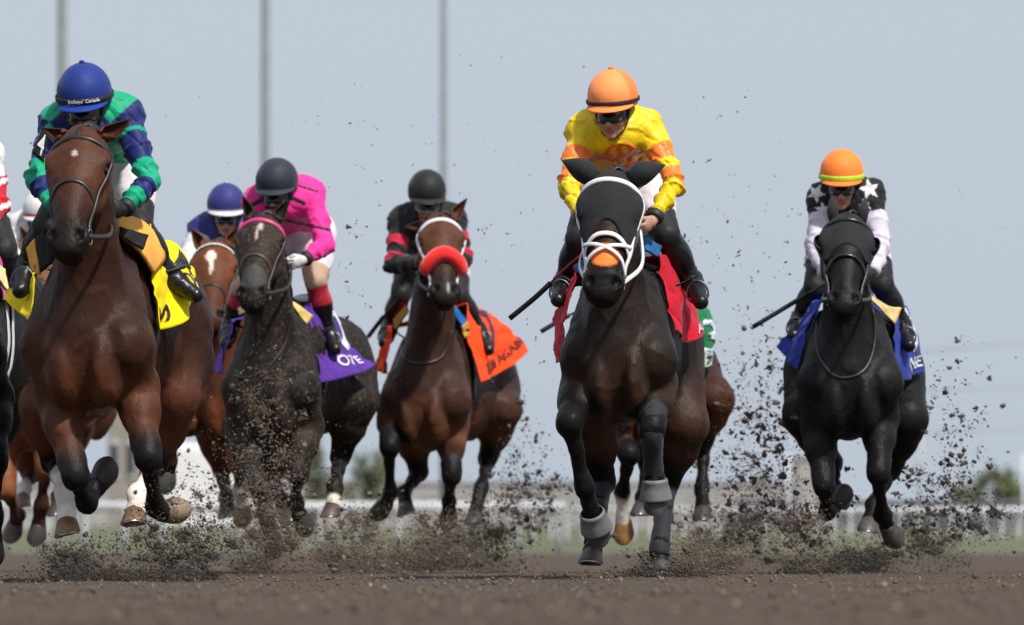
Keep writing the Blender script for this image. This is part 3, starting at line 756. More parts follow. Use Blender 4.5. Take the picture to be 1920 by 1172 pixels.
    for i in range(nu):
        a = i / (nu - 1) * R(108)
        for j in range(nv):
            g = 2 * math.pi * j / nv
            seam = 1 + .006 * abs(math.sin(2 * g)) ** .3 * math.sin(min(a, R(90)))
            sx, sz = .130 * math.sin(a) * math.cos(g), .158 * math.sin(a) * math.sin(g)
            Vh.append(C0 + (rr * sx * seam + f * sz * seam + u * (.143 * math.cos(a) * (1 if a < 1.57 else 1.1) - .018 * max(0, -math.sin(g)) * sstep(R(60), R(108), np.array(a)))) * hs)
    Fh = np.array([(i * nv + j, i * nv + nv + j, i * nv + nv + (j + 1) % nv, i * nv + (j + 1) % nv) for i in range(nu - 1) for j in range(nv)])
    Vh = np.array(Vh); Lh = (Vh - C0) @ HA.T / hs
    hc = r['cap'](Lh) if callable(r['cap']) else np.tile(np.array(r['cap']), (len(Vh), 1))
    hm = solidify(obj('helmet', Vh, Fh, M['cap'], root, cols=hc), .004, 1)
    # brim
    nb_, mb = 21, 6; Vb = []
    for i in range(nb_):
        g = R(18) + R(144) * i / (nb_ - 1); wv = math.sin(math.pi * i / (nb_ - 1)) ** .6
        for j in range(mb):
            t = j / (mb - 1); ex_ = t * .052 * wv
            Vb.append(C0 + (rr * (.1255 + ex_ * .55) * math.cos(g) + f * (.1525 + ex_) * math.sin(g) + u * (-.034 - .020 * t * wv - .004 * t * t)) * hs)
    bc_ = np.array(r.get('brim', r['cap'] if not callable(r['cap']) else hc[-1]))
    solidify(obj('cap_brim', Vb, grid_faces(nb_, mb), M['cap'], hm, cols=np.tile(bc_, (nb_ * mb, 1))), .006)
    bnd = r.get('band')
    if bnd is not None:
        z0, z1, bcol = bnd; P_, N_ = [], []
        for j in range(41):
            g = 2 * math.pi * j / 40; n_ = rr * math.cos(g) + f * math.sin(g)
            zz = (z0 + z1) / 2; sc = math.sqrt(max(0, 1 - (zz / .143) ** 2)) * 1.01 + .042
            P_.append(C0 + (rr * .130 * sc * math.cos(g) + f * .158 * sc * math.sin(g) + u * zz) * hs); N_.append(n_)
        Vb, Fb = ribbon(P_, N_, (z1 - z0) * hs, .003); obj('cap_band', Vb, Fb, mat_color('cap_band', bcol), hm)
    if r.get('button', True):
        Vb, Fb = tube([C0 + u * .141 * hs, C0 + u * .151 * hs, C0 + u * .155 * hs], np.array([.014, .013, .006]), 12); obj('cap_button', Vb, Fb, mat_color('cap_button', tuple(bc_ * .7)), hm)
    # goggles
    nu, nv = 25, 9; Vg = []
    for i in range(nu):
        g = R(-78) + R(156) * i / (nu - 1)
        for j in range(nv):
            t = j / (nv - 1) * 2 - 1; hgt = .030 * (1 - .25 * abs(math.sin(g)) ** 3) - .012 * math.exp(-(g / .16) ** 2) * (t < 0)
            b_ = math.cos(t * 1.1)
            Vg.append(Q(.080 * math.sin(g), -.127 + t * hgt, .010 + .112 * math.cos(g) * (.93 + .07 * b_) - .01 * t))
    gg = obj('goggles', Vg, grid_faces(nu, nv), M['goggle'], root); solidify(gg, .005, 1)
    rim = [Vg[i * nv + nv - 1] for i in range(nu)] + [Vg[i * nv] for i in reversed(range(nu))] + [Vg[nv - 1]]
    Vt, Ft = tube(rim, .0045 * hs, 6, False); obj('goggle_rim', Vt, Ft, M['goggle_frame'] if not r.get('rim') else mat_color('goggle_rim', r['rim']), gg)
    for s in (-1, 1):
        Vt, Ft = ribbon([Q(s * .078, -.125, .03), Q(s * .092, -.115, -.01), Q(s * .085, -.10, -.06)], [rr * s] * 3, .022 * hs, .003); obj('goggle_strap', Vt, Ft, M['goggle_frame'], gg)
        P_ = catmull([Q(s * .090, -.10, .01), Q(s * .078, -.17, .03), Q(s * .045, -.225, .055), Q(0, -.252, .07)], 12)
        Vt, Ft = ribbon(P_, [nrm(rr * s - u * .3)] * 12, .016 * hs, .004); obj('chin_strap', Vt, Ft, M['strap'], hm)
    h.hands = hands; h.hel = (C0, rr, u, f, hs, hm)
    return root, hands
_mc = {}
def mat_color(name, c, rough=.6):
    key = (name, tuple(round(float(x), 3) for x in c))
    if key not in _mc: _mc[key] = mat(name, col=tuple(float(x) for x in c), rough=rough, var=.1, vscale=30)
    return _mc[key]

# ------------------------------------------------------------------ saddle, cloth, whip
def panel(h, ctrl, color, mt, name, parent, nu=40, nv=36, ripple=.017, th=.004, seed=0):
    """fabric sheet through rows of (photo x, photo y, metres ahead of the chest)"""
    C_ = np.array([[h.q(q) for q in row] for row in ctrl]); G = sheet(C_, nu, nv); V = G.reshape(-1, 3)
    u = np.repeat(np.linspace(0, 1, nu), nv); v = np.tile(np.linspace(0, 1, nv), nu)
    F = grid_faces(nu, nv); N = normals(V, F)
    V = V + N * (ripple * (np.sin(v * 9 + u * 2.5 + seed) * u * .9 + (fbm(V, 8, 50 + seed) - .5) * 2.0 + (1 - np.abs(np.sin(v * 7 - u * 5 + fbm(V, 5, 9 + seed) * 6))) ** 3 * .9))[:, None]
    cols = color(u, v) if callable(color) else np.tile(np.array(color), (len(V), 1))
    o = obj(name, V, F, mt, parent, cols=cols); solidify(o, th)
    return o, V.reshape(nu, nv, 3), normals(V, F).reshape(nu, nv, 3)
def lettering(txt, grid, u0, v0, u1, v1, color, parent, name='lettering', off=.009, flip=False, size=1.0):
    """flat letters laid on a fabric grid; baseline runs (u0,v0) -> (u1,v1) in grid units, height = size along +90 deg"""
    cu = bpy.data.curves.new('txt', 'FONT'); cu.body = txt; cu.size = 1; cu.resolution_u = 3; cu.offset = .012
    o = bpy.data.objects.new('txt', cu); COL.objects.link(o); bpy.context.view_layer.update()
    me = bpy.data.meshes.new_from_object(o.evaluated_get(bpy.context.evaluated_depsgraph_get()))
    bpy.data.objects.remove(o); bpy.data.curves.remove(cu)
    import bmesh
    bm = bmesh.new(); bm.from_mesh(me); bmesh.ops.triangulate(bm, faces=bm.faces[:])
    for _ in range(2): 
        es = [e_ for e_ in bm.edges if e_.calc_length() > .08]
        if es: bmesh.ops.subdivide_edges(bm, edges=es, cuts=1); bmesh.ops.triangulate(bm, faces=bm.faces[:])
    P = np.array([v.co[:2] for v in bm.verts]); Fs = [tuple(v.index for v in f.verts) for f in bm.faces]; bm.free()
    x0, x1 = P[:, 0].min(), P[:, 0].max(); X = (P[:, 0] - x0) / (x1 - x0); Yl = P[:, 1] / .72
    G, Nn = grid; nu, nv, _ = G.shape
    # grid metric
    du = np.linalg.norm(G[-1, nv // 2] - G[0, nv // 2]); dv = np.linalg.norm(G[nu // 2, -1] - G[nu // 2, 0])
    b = np.array([(u1 - u0) * du, (v1 - v0) * dv]); ln = np.linalg.norm(b); b /= ln
    up = np.array([-b[1], b[0]]) * (-1 if flip else 1)
    uv = np.array([[u0 + (b[0] * X[i] * ln + up[0] * Yl[i] * size) / du, v0 + (b[1] * X[i] * ln + up[1] * Yl[i] * size) / dv] for i in range(len(X))])
    uv = np.clip(uv, 0.002, .998); a = uv * (nu - 1, nv - 1); i = np.floor(a).astype(int); i[:, 0] = np.clip(i[:, 0], 0, nu - 2); i[:, 1] = np.clip(i[:, 1], 0, nv - 2); fr = a - i
    bil = lambda A: (A[i[:, 0], i[:, 1]] * ((1 - fr[:, :1]) * (1 - fr[:, 1:])) + A[i[:, 0] + 1, i[:, 1]] * (fr[:, :1] * (1 - fr[:, 1:])) + A[i[:, 0], i[:, 1] + 1] * ((1 - fr[:, :1]) * fr[:, 1:]) + A[i[:, 0] + 1, i[:, 1] + 1] * (fr[:, :1] * fr[:, 1:]))
    Pp, Np = bil(G), bil(Nn)
    tocam = -Pp / np.linalg.norm(Pp, axis=1, keepdims=True)
    sg = np.sign((Np * tocam).sum(1).mean() or 1)
    ob = obj(name, Pp + Np * sg * off, Fs, mat_color('printed_letters', color), parent)
    return solidify(ob, .002)
def build_whip(h, w):
    P = catmull([h.q(q) for q in w['pts']], 16); n = 16
    root = empty('riding_whip', P[0]); tag(root, w['label'], 'whip', 'riding whips')
    k0 = int(n * w.get('split', .62)); rad = np.full(n, .0065)
    V, F = tube(P[:k0 + 1], np.linspace(.009, .0065, k0 + 1), 8); obj('shaft', V, F, mat_color('whip_shaft', w['col'], .35), root)
    V, F = ribbon(P[k0:], np.tile((0, -1., .2), (n - k0, 1)), w.get('pw', .035), .012); obj('padded_flap', V, F, mat_color('whip_flap', (.012, .012, .015), .5), root)
    return root
# ------------------------------------------------------------------ ground and far setting
M['track'] = None
def ground_mat(name, c1, c2, bump):
    m = bpy.data.materials.new(name); m.use_nodes = True; t = m.node_tree; N = t.nodes; Lk = t.links; b = N['Principled BSDF']
    b.inputs['Roughness'].default_value = .95; b.inputs['Specular IOR Level'].default_value = .12
    tc = N.new('ShaderNodeTexCoord')
    def nz(sc, d=8):
        n = N.new('ShaderNodeTexNoise'); n.inputs['Scale'].default_value = sc; n.inputs['Detail'].default_value = d; n.inputs['Roughness'].default_value = .65
        Lk.new(tc.outputs['Object'], n.inputs['Vector']); return n
    a, c = nz(1.1), nz(22)
    r1 = N.new('ShaderNodeValToRGB'); r1.color_ramp.elements[0].color = (*c1, 1); r1.color_ramp.elements[1].color = (*c2, 1)
    r1.color_ramp.elements[0].position = .3; r1.color_ramp.elements[1].position = .72; Lk.new(a.outputs[0], r1.inputs[0])
    mr = N.new('ShaderNodeMapRange'); mr.inputs[1].default_value = .3; mr.inputs[2].default_value = .7; mr.inputs[3].default_value = .62; mr.inputs[4].default_value = 1.3; Lk.new(c.outputs[0], mr.inputs[0])
    mu = N.new('ShaderNodeMix'); mu.data_type = 'RGBA'; mu.blend_type = 'MULTIPLY'; mu.inputs[0].default_value = 1
    Lk.new(r1.outputs[0], mu.inputs[6]); Lk.new(mr.outputs[0], mu.inputs[7]); Lk.new(mu.outputs[2], b.inputs['Base Color'])
    bp = N.new('ShaderNodeBump'); bp.inputs['Distance'].default_value = bump; bp.inputs['Strength'].default_value = 1; Lk.new(nz(60).outputs[0], bp.inputs['Height']); Lk.new(bp.outputs[0], b.inputs['Normal'])
    return m
M['track'] = ground_mat('loose_dirt_track', (.074, .0555, .0425), (.108, .083, .065), .010)
M['grass'] = ground_mat('mown_grass', (.16, .165, .10), (.24, .235, .165), .05)  # green paled and muted, so distance haze sits in the colour
M['dirtclod'] = mat('dirt_clods', col=(.145, .115, .094), rough=.95, spec=.1, var=.45, vscale=5, bump=.004, bscale=120)
M['dirtdark'] = mat('damp_dirt_clods', col=(.078, .068, .058), rough=.95, spec=.1, var=.5, vscale=5, bump=.004, bscale=120)
# one ground sheet: fine relief where the lens looks along it, coarse to the horizon
xs = np.concatenate([[-2500, -600, -150, -40, -12, -7], np.linspace(-4.6, 4.6, 330), [7, 12, 40, 150, 600, 2500]])
ys = np.concatenate([[-300, -40, 2, 9], np.linspace(12, 50, 640), np.linspace(52, 150, 30), [200, 400, 900, 2500, 5000]])
GX, GY = np.meshgrid(xs, ys, indexing='ij'); P0 = np.stack([GX.ravel(), GY.ravel(), np.zeros(GX.size)], 1)
fine = ((np.abs(P0[:, 0]) < 5) & (P0[:, 1] > 11.5) & (P0[:, 1] < 51)).astype(float)
rel = (fbm(P0, 1.6, 1, 2) - .5) * .030 + (fbm(P0 * (1, .6, 1), 9, 4, 2) - .5) * .010 + (fbm(P0, 30, 6, 2) - .5) * .010
P0[:, 2] = rel * fine * sstep(-.1, 1, fine) - .004 - .02 * sstep(40, 52, P0[:, 1])
g = obj('track_ground', P0, grid_faces(len(xs), len(ys))[:, ::-1], M['track']); tag(g, kind='structure')
# crumbs lying on the track
def clods(name, C, rad, mt, lo=False, flat=1.0):
    t = (1 + 5 ** .5) / 2
    if lo == 'tetra':
        bv = np.array([(1, 1, 1), (-1, -1, 1), (-1, 1, -1), (1, -1, -1)]) * .75; bf = np.array([(0, 1, 3), (0, 2, 1), (0, 3, 2), (1, 2, 3)])
    elif lo:
        bv = np.array([(1, 0, 0), (-1, 0, 0), (0, 1, 0), (0, -1, 0), (0, 0, 1), (0, 0, -1)], float)
        bf = np.array([(0, 2, 4), (2, 1, 4), (1, 3, 4), (3, 0, 4), (2, 0, 5), (1, 2, 5), (3, 1, 5), (0, 3, 5)])
    else:
        bv = np.array([(-1, t, 0), (1, t, 0), (-1, -t, 0), (1, -t, 0), (0, -1, t), (0, 1, t), (0, -1, -t), (0, 1, -t), (t, 0, -1), (t, 0, 1), (-t, 0, -1), (-t, 0, 1)]) / math.sqrt(1 + t * t)
        bf = np.array([(0, 11, 5), (0, 5, 1), (0, 1, 7), (0, 7, 10), (0, 10, 11), (1, 5, 9), (5, 11, 4), (11, 10, 2), (10, 7, 6), (7, 1, 8), (3, 9, 4), (3, 4, 2), (3, 2, 6), (3, 6, 8), (3, 8, 9), (4, 9, 5), (2, 4, 11), (6, 2, 10), (8, 6, 7), (9, 8, 1)])
    n, m = len(C), len(bv)
    A = RNG.normal(size=(n, 3)); A /= np.linalg.norm(A, axis=1, keepdims=True); B = np.cross(A, RNG.normal(size=(n, 3))); B /= np.linalg.norm(B, axis=1, keepdims=True); D_ = np.cross(A, B)
    sc = RNG.uniform(.35, 1.7, (n, 3)); j = RNG.uniform(.4, 1.5, (n, m, 1))
    loc = bv[None] * j
    V = C[:, None] + rad[:, None, None] * (loc[:, :, :1] * A[:, None] * sc[:, None, :1] + loc[:, :, 1:2] * B[:, None] * sc[:, None, 1:2] + loc[:, :, 2:] * D_[:, None] * sc[:, None, 2:])
    F = (bf[None] + (np.arange(n) * m)[:, None, None]).reshape(-1, 3)
    return obj(name, V.reshape(-1, 3), F, mt, smooth=False)
n = 9000; yy = RNG.uniform(13.5, 42, n) ** 1; xx = RNG.uniform(-1, 1, n) * yy * .083
o = clods('dirt_crumbs', np.stack([xx, yy, RNG.normal(.004, .006, n)], 1), RNG.gamma(1.6, .0018, n) + .0016, M['dirtclod'], lo=True)
tag(o, 'small dirt crumbs scattered over the track surface', 'dirt', kind='stuff')
n = 160; yy = RNG.uniform(14, 36, n); xx = RNG.uniform(-1, 1, n) * yy * .08
o = clods('straw_bits', np.stack([xx, yy, np.full(n, .018)], 1), RNG.uniform(.002, .005, n), mat('pale_straw', col=(.42, .34, .22), rough=.8, var=.3), lo=True)
tag(o, 'tiny pale straw and shell bits on the track', 'straw', kind='stuff')

# grass bank beyond the track
def terrain(name, prof, mt, x0=-90, x1=90):
    xs = np.linspace(x0, x1, 60); V = np.array([(x, y, z + (.06 * math.sin(x * .7 + y) if z > .1 else 0)) for y, z in prof for x in xs])
    o = obj(name, V, grid_faces(len(prof), 60), mt); return tag(o, kind='structure')
terrain('grass_bank', [(146, -.05), (147, .03), (153, .18), (161, .40), (172, .60), (190, .66), (230, .5)], M['grass'])

M['white_pvc'] = mat('white_rail_paint', col=(.55, .56, .58), rough=.45, var=.08, vscale=3)
M['concrete'] = mat('weathered_concrete', col=(.34, .325, .31), rough=.9, var=.2, vscale=2, bump=.01, bscale=8)
M['steelgrey'] = mat('galvanised_pole', col=(.26, .28, .30), rough=.55, var=.12, vscale=1.5)
M['corrug'] = mat('blue_grey_sheet_metal', col=(.15, .165, .185), rough=.6, var=.15, vscale=1)
M['siding'] = mat('beige_siding', col=(.26, .235, .21), rough=.8, var=.12, vscale=2)
M['whitewall'] = mat('white_panel_wall', col=(.74, .74, .73), rough=.7, var=.06, vscale=1)
M['roofgrey'] = mat('grey_roof_sheet', col=(.3, .31, .32), rough=.6, var=.1, vscale=1)
M['glass'] = mat('dark_window_glass', col=(.03, .035, .04), rough=.1, var=.1)
def rail(Y, x0px, x1px, step, hgt, label, pr=.05, rails=((1.0, .07),)):
    x0, x1 = (x0px - 960) / FPX * Y, (x1px - 960) / FPX * Y
    root = empty('running_rail', ((x0 + x1) / 2, Y, 0)); tag(root, label, 'rail', 'white rails round the track')
    for f, r_ in rails:
        V, F = tube([(x0, Y, hgt * f), ((x0 + x1) / 2, Y, hgt * f), (x1, Y, hgt * f)], r_, 10); obj('top_rail', V, F, M['white_pvc'], root)
    V, F = tube([(0, 0, 0), (0, 0, .5 * hgt), (0, .0, .86 * hgt), (0, -.06, hgt * .97)], pr, 8)
    first = None; x = x0
    while x < x1:
        if first is None:
            first = obj('rail_post', V + np.array([x, Y + .02, 0]), F, M['white_pvc'], root, origin=np.array([x, Y + .02, 0]) - np.array(root.location)); 
        else:
            c = first.copy(); COL.objects.link(c); c.location = first.location + Vector((x - x0, 0, 0)); c.parent = root
        x += step * random.uniform(.97, 1.03)
    return root
rail(144, -500, 1060, .86, 1.02, 'white running rail with slim posts behind the horses on the left', .062, ((1.0, .085), (.93, .06)))
rail(158, 1000, 2400, .40, 1.00, 'white rail of closely set pickets behind the horses on the right', .055, ((1.0, .07),))
def wall_thing(name, pts, Y, z0, z1, th, mt, label, cat, batt=0):
    x0, x1 = [(p_ - 960) / FPX * Y for p_ in pts]
    root = empty(name, ((x0 + x1) / 2, Y, 0)); tag(root, label, cat)
    n = max(1, int((x1 - x0) / 4.0)); w = (x1 - x0) / n
    for i in range(n):
        V, F = box(((x0 + w * (i + .5)), Y + .015 * (i % 2), (z0 + z1) / 2), w - .03, th, z1 - z0); obj('wall_panel', V, F, mt, root, smooth=False)
        if batt:
            for j in range(4):
                V, F = box((x0 + w * (i + (j + .5) / 4), Y - th / 2 - .05, (z0 + z1) / 2), .25, .1, (z1 - z0) * .98); obj('rib', V, F, mt, root, smooth=False)
    V, F = box(((x0 + x1) / 2, Y, z1 + .06), x1 - x0 + .1, th + .15, .12); obj('coping', V, F, mt, root, smooth=False)
    return root
zz = lambda y, Y: CAMH + (HORY - y) / FPX * Y
wall_thing('concrete_wall', (-700, 1500), 330, -.2, zz(908, 330), .5, M['concrete'], 'long pale grey concrete barrier beyond the grass', 'wall')
wall_thing('metal_fence', (1380, 2700), 300, -.2, zz(943, 300), .2, M['corrug'], 'blue grey corrugated fence behind the right rail', 'fence', 1)
# light poles
for px, wd, Y, lab in ((117, 19.5, 205, 'tall grey light pole behind the rider in green checks'), (498, 17.5, 232, 'tall grey light pole above the pink rider'), (832, 13, 300, 'tallest thin grey light pole behind the rider in black')):
    r_ = wd / 2 / FPX * Y; x = (px - 960) / FPX * Y
    root = empty('light_pole', (x, Y, 0)); tag(root, lab, 'light pole', 'light poles beyond the track')
    V, F = tube([(x, Y, 0), (x, Y, 12), (x, Y, 24), (x, Y, 34)], np.array([r_ * 1.12, r_ * 1.02, r_ * .85, r_ * .7]), 16); obj('shaft', V, F, M['steelgrey'], root)
    V, F = tube([(x, Y, 0), (x, Y, .5), (x, Y, .55)], np.array([r_ * 2.2, r_ * 2.2, r_ * 1.6]), 12); obj('footing', V, F, M['concrete'], root)
    V, F = box((x, Y, 33.5), 3.2, .2, .2); obj('lamp_bar', V, F, M['steelgrey'], root)
    for k_ in (-1.3, -.45, .45, 1.3):
        V, F = box((x + k_, Y - .25, 33.1), .55, .35, .6); obj('floodlight', V, F, M['steelgrey'], root)
# white posts with wires on the right
root = empty('wire_fence', ((1800 - 960) / FPX * 260, 260, 0)); tag(root, 'tall white posts strung with faint wires at far right', 'fence')
for px, top in ((1478, 850), (1725, 700), (1919, 850)):
    x = (px - 960) / FPX * 260; V, F = tube([(x, 260, 0), (x, 260, zz(top, 260))], .075, 10); obj('post', V, F, M['white_pvc'], root)
for y0, y1 in ((660, 640), (735, 722), (812, 800)):
    V, F = tube([((1725 - 960) / FPX * 260, 260, zz(y0, 260)), ((1917 - 960) / FPX * 260, 260, zz(y1 + 4, 260)), ((2100 - 960) / FPX * 260, 260, zz(y1, 260))], .018, 5); obj('wire', V, F, M['steelgrey'], root)
# small buildings far left
def hut(name, px0, px1, ytop, Y, mt, label, roof, slope=.0, deep=5):
    x0, x1 = (px0 - 960) / FPX * Y, (px1 - 960) / FPX * Y; zt = zz(ytop, Y); cx = (x0 + x1) / 2; w = x1 - x0
    root = empty(name, (cx, Y, 0)); tag(root, label, 'building')
    V, F = box((cx, Y + deep / 2, zt / 2 - .1), w, deep, zt + .2); obj('wall', V, F, mt, root, smooth=False)
    V, F = box((cx, Y + deep / 2, zt + .1), w * 1.08, deep * 1.08, .22); V[:, 2] += slope * (V[:, 0] - cx); obj('roof', V, F, M['roofgrey'], root, smooth=False)
    for k_ in (-.25, .25):
        V, F = box((cx + k_ * w, Y - .02, zt * .62), w * .22, .08, zt * .25); wn = obj('window', V, F, M['white_pvc'], root, smooth=False)
        V, F = box((cx + k_ * w, Y - .07, zt * .62), w * .18, .05, zt * .20); obj('pane', V, F, M['glass'], wn, smooth=False)
    return root
hut('timing_hut', 201, 262, 755, 180, M['siding'], 'small beige timing hut behind the legs of the leading bay', M['roofgrey'], .1, 3)
def trailer():
    Y = 250; x0, x1 = (300 - 960) / FPX * Y, (452 - 960) / FPX * Y; cx = (x0 + x1) / 2; zt = zz(832, Y)
    root = empty('white_trailer', (cx, Y, 0)); tag(root, 'white box trailer parked behind the brown horses on the left', 'trailer')
    V, F = box((cx, Y + 2, zt / 2 + .35), x1 - x0, 4, zt - .7); bo = obj('box_body', V, F, M['whitewall'], root, smooth=False)
    bm = bo.modifiers.new('b', 'BEVEL'); bm.width = .25; bm.segments = 3
    for k_ in (-.3, .3):
        V, F = tube([(cx + k_ * (x1 - x0), Y + .1, .42), (cx + k_ * (x1 - x0), Y + .5, .42)], .42, 16); obj('wheel', V, F, M['glass'], root)
trailer()
# far trees
M['leaf'] = mat('far_foliage', attr=True, rough=.8, spec=.2, var=.3, vscale=2)
M['bark'] = mat('bark', col=(.06, .05, .04), rough=.9, var=.3)
def tree(px, ytop, wpx, Y, label, tone=1.0):
    x = (px - 960) / FPX * Y; zt = zz(ytop, Y); rx = wpx / 2 / FPX * Y; n = 1500
    root = empty('tree', (x, Y, 0)); tag(root, label, 'tree', 'far trees')
    V, F = tube([(x, Y, -.2), (x + .1, Y, zt * .35), (x + .05, Y, zt * .7)], np.array([.3, .22, .08]), 8); tr = obj('trunk', V, F, M['bark'], root)
    for k_ in range(4):
        a = k_ * 1.7; V, F = tube([(x + .08, Y, zt * .35), (x + rx * .5 * math.cos(a), Y + rx * .5 * math.sin(a), zt * .68)], np.array([.12, .04]), 6); obj('limb', V, F, M['bark'], tr)
    nc = 26; cc = RNG.uniform(-.85, .85, (nc, 3)); cc = cc[np.linalg.norm(cc, axis=1) < .95]
    w_ = cc[RNG.integers(0, len(cc), n)] + RNG.normal(0, .17, (n, 3)); C_ = np.array([x, Y, zt * .58]) + w_ * (rx, rx, zt * .42)
    C_[:, 2] = np.maximum(C_[:, 2], .4)
    d = RNG.normal(size=(n, 3)); d /= np.linalg.norm(d, axis=1, keepdims=True); e_ = np.cross(d, RNG.normal(size=(n, 3))); e_ /= np.linalg.norm(e_, axis=1, keepdims=True); s_ = RNG.uniform(.12, .3, (n, 1)) * max(rx, 1.0) / 2.0
    Vq = np.stack([C_ - d * s_, C_ + e_ * s_ * .6, C_ + d * s_, C_ - e_ * s_ * .6], 1).reshape(-1, 3)
    colr = np.repeat(np.array([(.135, .155, .075)]) * tone * RNG.uniform(.7, 1.3, (n, 1)), 4, 0)  # leaf colour lightened to stand in for haze over the distance
    obj('crown', Vq, np.arange(n * 4).reshape(-1, 4), M['leaf'], root, cols=colr, smooth=False)
tree(686, 816, 82, 300, 'small far tree between the purple and orange saddle cloths', 1.0)
tree(598, 830, 62, 310, 'small far tree left of the purple cloth horse hind leg')
tree(1872, 876, 110, 380, 'broad haze-paled green tree at the far right edge', 1.15)
tree(1800, 905, 60, 390, 'lower haze-paled green tree beside the broad one at right', 1.15)
tree(1425, 880, 60, 380, 'low far tree between the two rightmost horses', 1.1)
wall_thing('storage_shed', (1488, 1560), 290, 0, zz(862, 290), 3, M['concrete'], 'small grey shed standing behind the corrugated fence', 'shed')
# ------------------------------------------------------------------ horses and riders: one description each
def gj(cx, s, over=None, dy=0, hipdx=0):
    gy = HORY + CAMH * s + dy
    m = {'head': (-.02, 2.50, -.05), 'sl': (-.19, 2.27, -.2), 'sr': (.19, 2.27, -.2), 'el': (-.28, 2.02, -.02), 'er': (.28, 2.02, -.02), 'wl': (-.15, 1.84, .2), 'wr': (.15, 1.84, .2),
         'hip': (.02, 2.00, -.65), 'kl': (-.27, 1.76, -.30), 'kr': (.27, 1.76, -.30), 'al': (-.36, 1.53, -.48), 'ar': (.36, 1.53, -.48), 'tl': (-.40, 1.44, -.30), 'tr': (.40, 1.44, -.30)}
    J = {k_: (cx + (a + (hipdx if k_ == 'hip' else 0)) * s, gy - z * s, w) for k_, (a, z, w) in m.items()}
    for k_, v in (over or {}).items(): J[k_] = v if len(v) == 3 else (v[0], v[1], J[k_][2])
    return J
def solid(c): return lambda px, py, at, V, rel, N: np.tile(np.array(c), (len(V), 1))
def mixc(base, m, c): base[m] = np.array(c); return base
NAVY, GREEN = srgb(26, 36, 98), srgb(4, 156, 116)
def pat_check(px, py, at, V, rel, N):
    a = ((px - 150) * .9 + (py - 178)) / 104; b = ((px - 150) * .9 - (py - 178)) / 104
    chk = (np.floor(a) + np.floor(b)).astype(int) % 2
    arm = at > .30; chk = np.where(arm, np.floor((at + .03) * 2.6).astype(int) % 2, chk)
    out = np.tile(np.array(GREEN), (len(V), 1)); return mixc(out, chk == 1, NAVY)
YEL, ORG = (.80, .56, .006), (.95, .20, .03)
def pat_yellow(px, py, at, V, rel, N):
    out = np.tile(np.array(YEL), (len(V), 1))
    for a0, a1 in ((.40, .64), (.78, 1.02)): mixc(out, (at > a0) & (at < a1), ORG)
    def ring(cx, cy, r0, r1, sy=1): d = np.hypot(px - cx, (py - cy) * sy); return (d > r0) & (d < r1)
    front = (V[:, 1] < np.median(V[:, 1]) + .2) & (at < .3)
    em = ring(1150, 288, 8, 16) | ring(1172, 280, 7, 14) | ring(1190, 294, 8, 16) | ring(1170, 302, 8, 15) | ring(1212, 278, 0, 11, 1.1) | ((px > 1094) & (px < 1112) & (np.abs(py - 268 - (px - 1094) * .9) < 11)) | ((px > 1105) & (px < 1150) & (np.abs(py - 297 + (px - 1105) * .12) < 5)) | ((px > 1180) & (px < 1222) & (np.abs(py - 283 + (px - 1180) * .25) < 6))
    mixc(out, front & em, (.85, .15, .035))
    mixc(out, (py < 200) & ((ring(1214, 183, 0, 16, .8)) | ring(1092, 205, 0, 12)), (.9, .33, .12))
    return out
def pat_pink(px, py, at, V, rel, N):
    out = np.tile(np.array((.86, .035, .30)), (len(V), 1)); blk = (.012, .011, .014)
    mixc(out, np.abs(py - 413 - (px - 535) * .22) < 3.0, blk)
    mixc(out, (np.abs(py - 348 - (px - 560) * .33) < 2.2) & (px > 555) & (px < 596), blk)
    mixc(out, (np.abs(py - 368 - (px - 540) * .45) < 5 - (px - 545) * .05) & (px > 540) & (px < 572), blk)
    mixc(out, (np.abs(py - 377 + (px - 487) * .55) < 5) & (px > 468) & (px < 496), blk)
    return out
def pat_black(px, py, at, V, rel, N):
    out = np.tile(np.array((.013, .013, .015)), (len(V), 1))
    for a0, a1 in ((.42, .62), (.80, .98)): mixc(out, (at > a0) & (at < a1), (.50, .012, .04))
    return out
def star(px, py, cx, cy, r, rot=0):
    a = np.arctan2(px - cx, cy - py) + rot; d = np.hypot(px - cx, py - cy); k_ = np.mod(a, 2 * math.pi / 5) - math.pi / 5
    # five-pointed star edge
    ro, ri = r, r * .42; al = math.pi / 5 - np.abs(k_)
    ex_ = ro * ri * math.sin(math.pi / 5) / (ri * np.sin(math.pi / 5 - al) + ro * np.sin(al) + 1e-9)
    return d < ex_
def pat_star(px, py, at, V, rel, N):
    out = np.tile(np.array((.011, .011, .014)), (len(V), 1)); arm = (at > .40)
    mixc(out, arm, (.60, .55, .66))
    st = star(px, py, 1630, 355, 21, .2) | star(px, py, 1530, 362, 19, -.5) | star(px, py, 1543, 393, 16, .1) | star(px, py, 1622, 384, 12, .3) | star(px, py, 1600, 330, 12) | star(px, py, 1570, 420, 14)
    return mixc(out, st & ~arm, (.72, .70, .70))
def pat_red(px, py, at, V, rel, N):
    out = np.tile(np.array((.52, .012, .03)), (len(V), 1))
    mixc(out, (np.mod((px * .35 + py) / 48, 1) < .22) | ((py < 330) & (px < 9)), (.75, .72, .73)); return out
def pat_navywhite(px, py, at, V, rel, N):
    out = np.tile(np.array((.025, .03, .16)), (len(V), 1)); return mixc(out, at > .35, (.62, .62, .66))
def cap_panels(c1, c2): 
    def f(L):
        out = np.tile(np.array(c1), (len(L), 1)); g = np.arctan2(L[:, 2], L[:, 0]); out[np.abs(np.sin(g * 3)) < .35] = np.array(c2); return out
    return f
def cap_hoops(c1, c2, lo, hi):
    def f(L):
        out = np.tile(np.array(c1), (len(L), 1)); out[(L[:, 1] > lo) & (L[:, 1] < hi)] = np.array(c2); return out
    return f
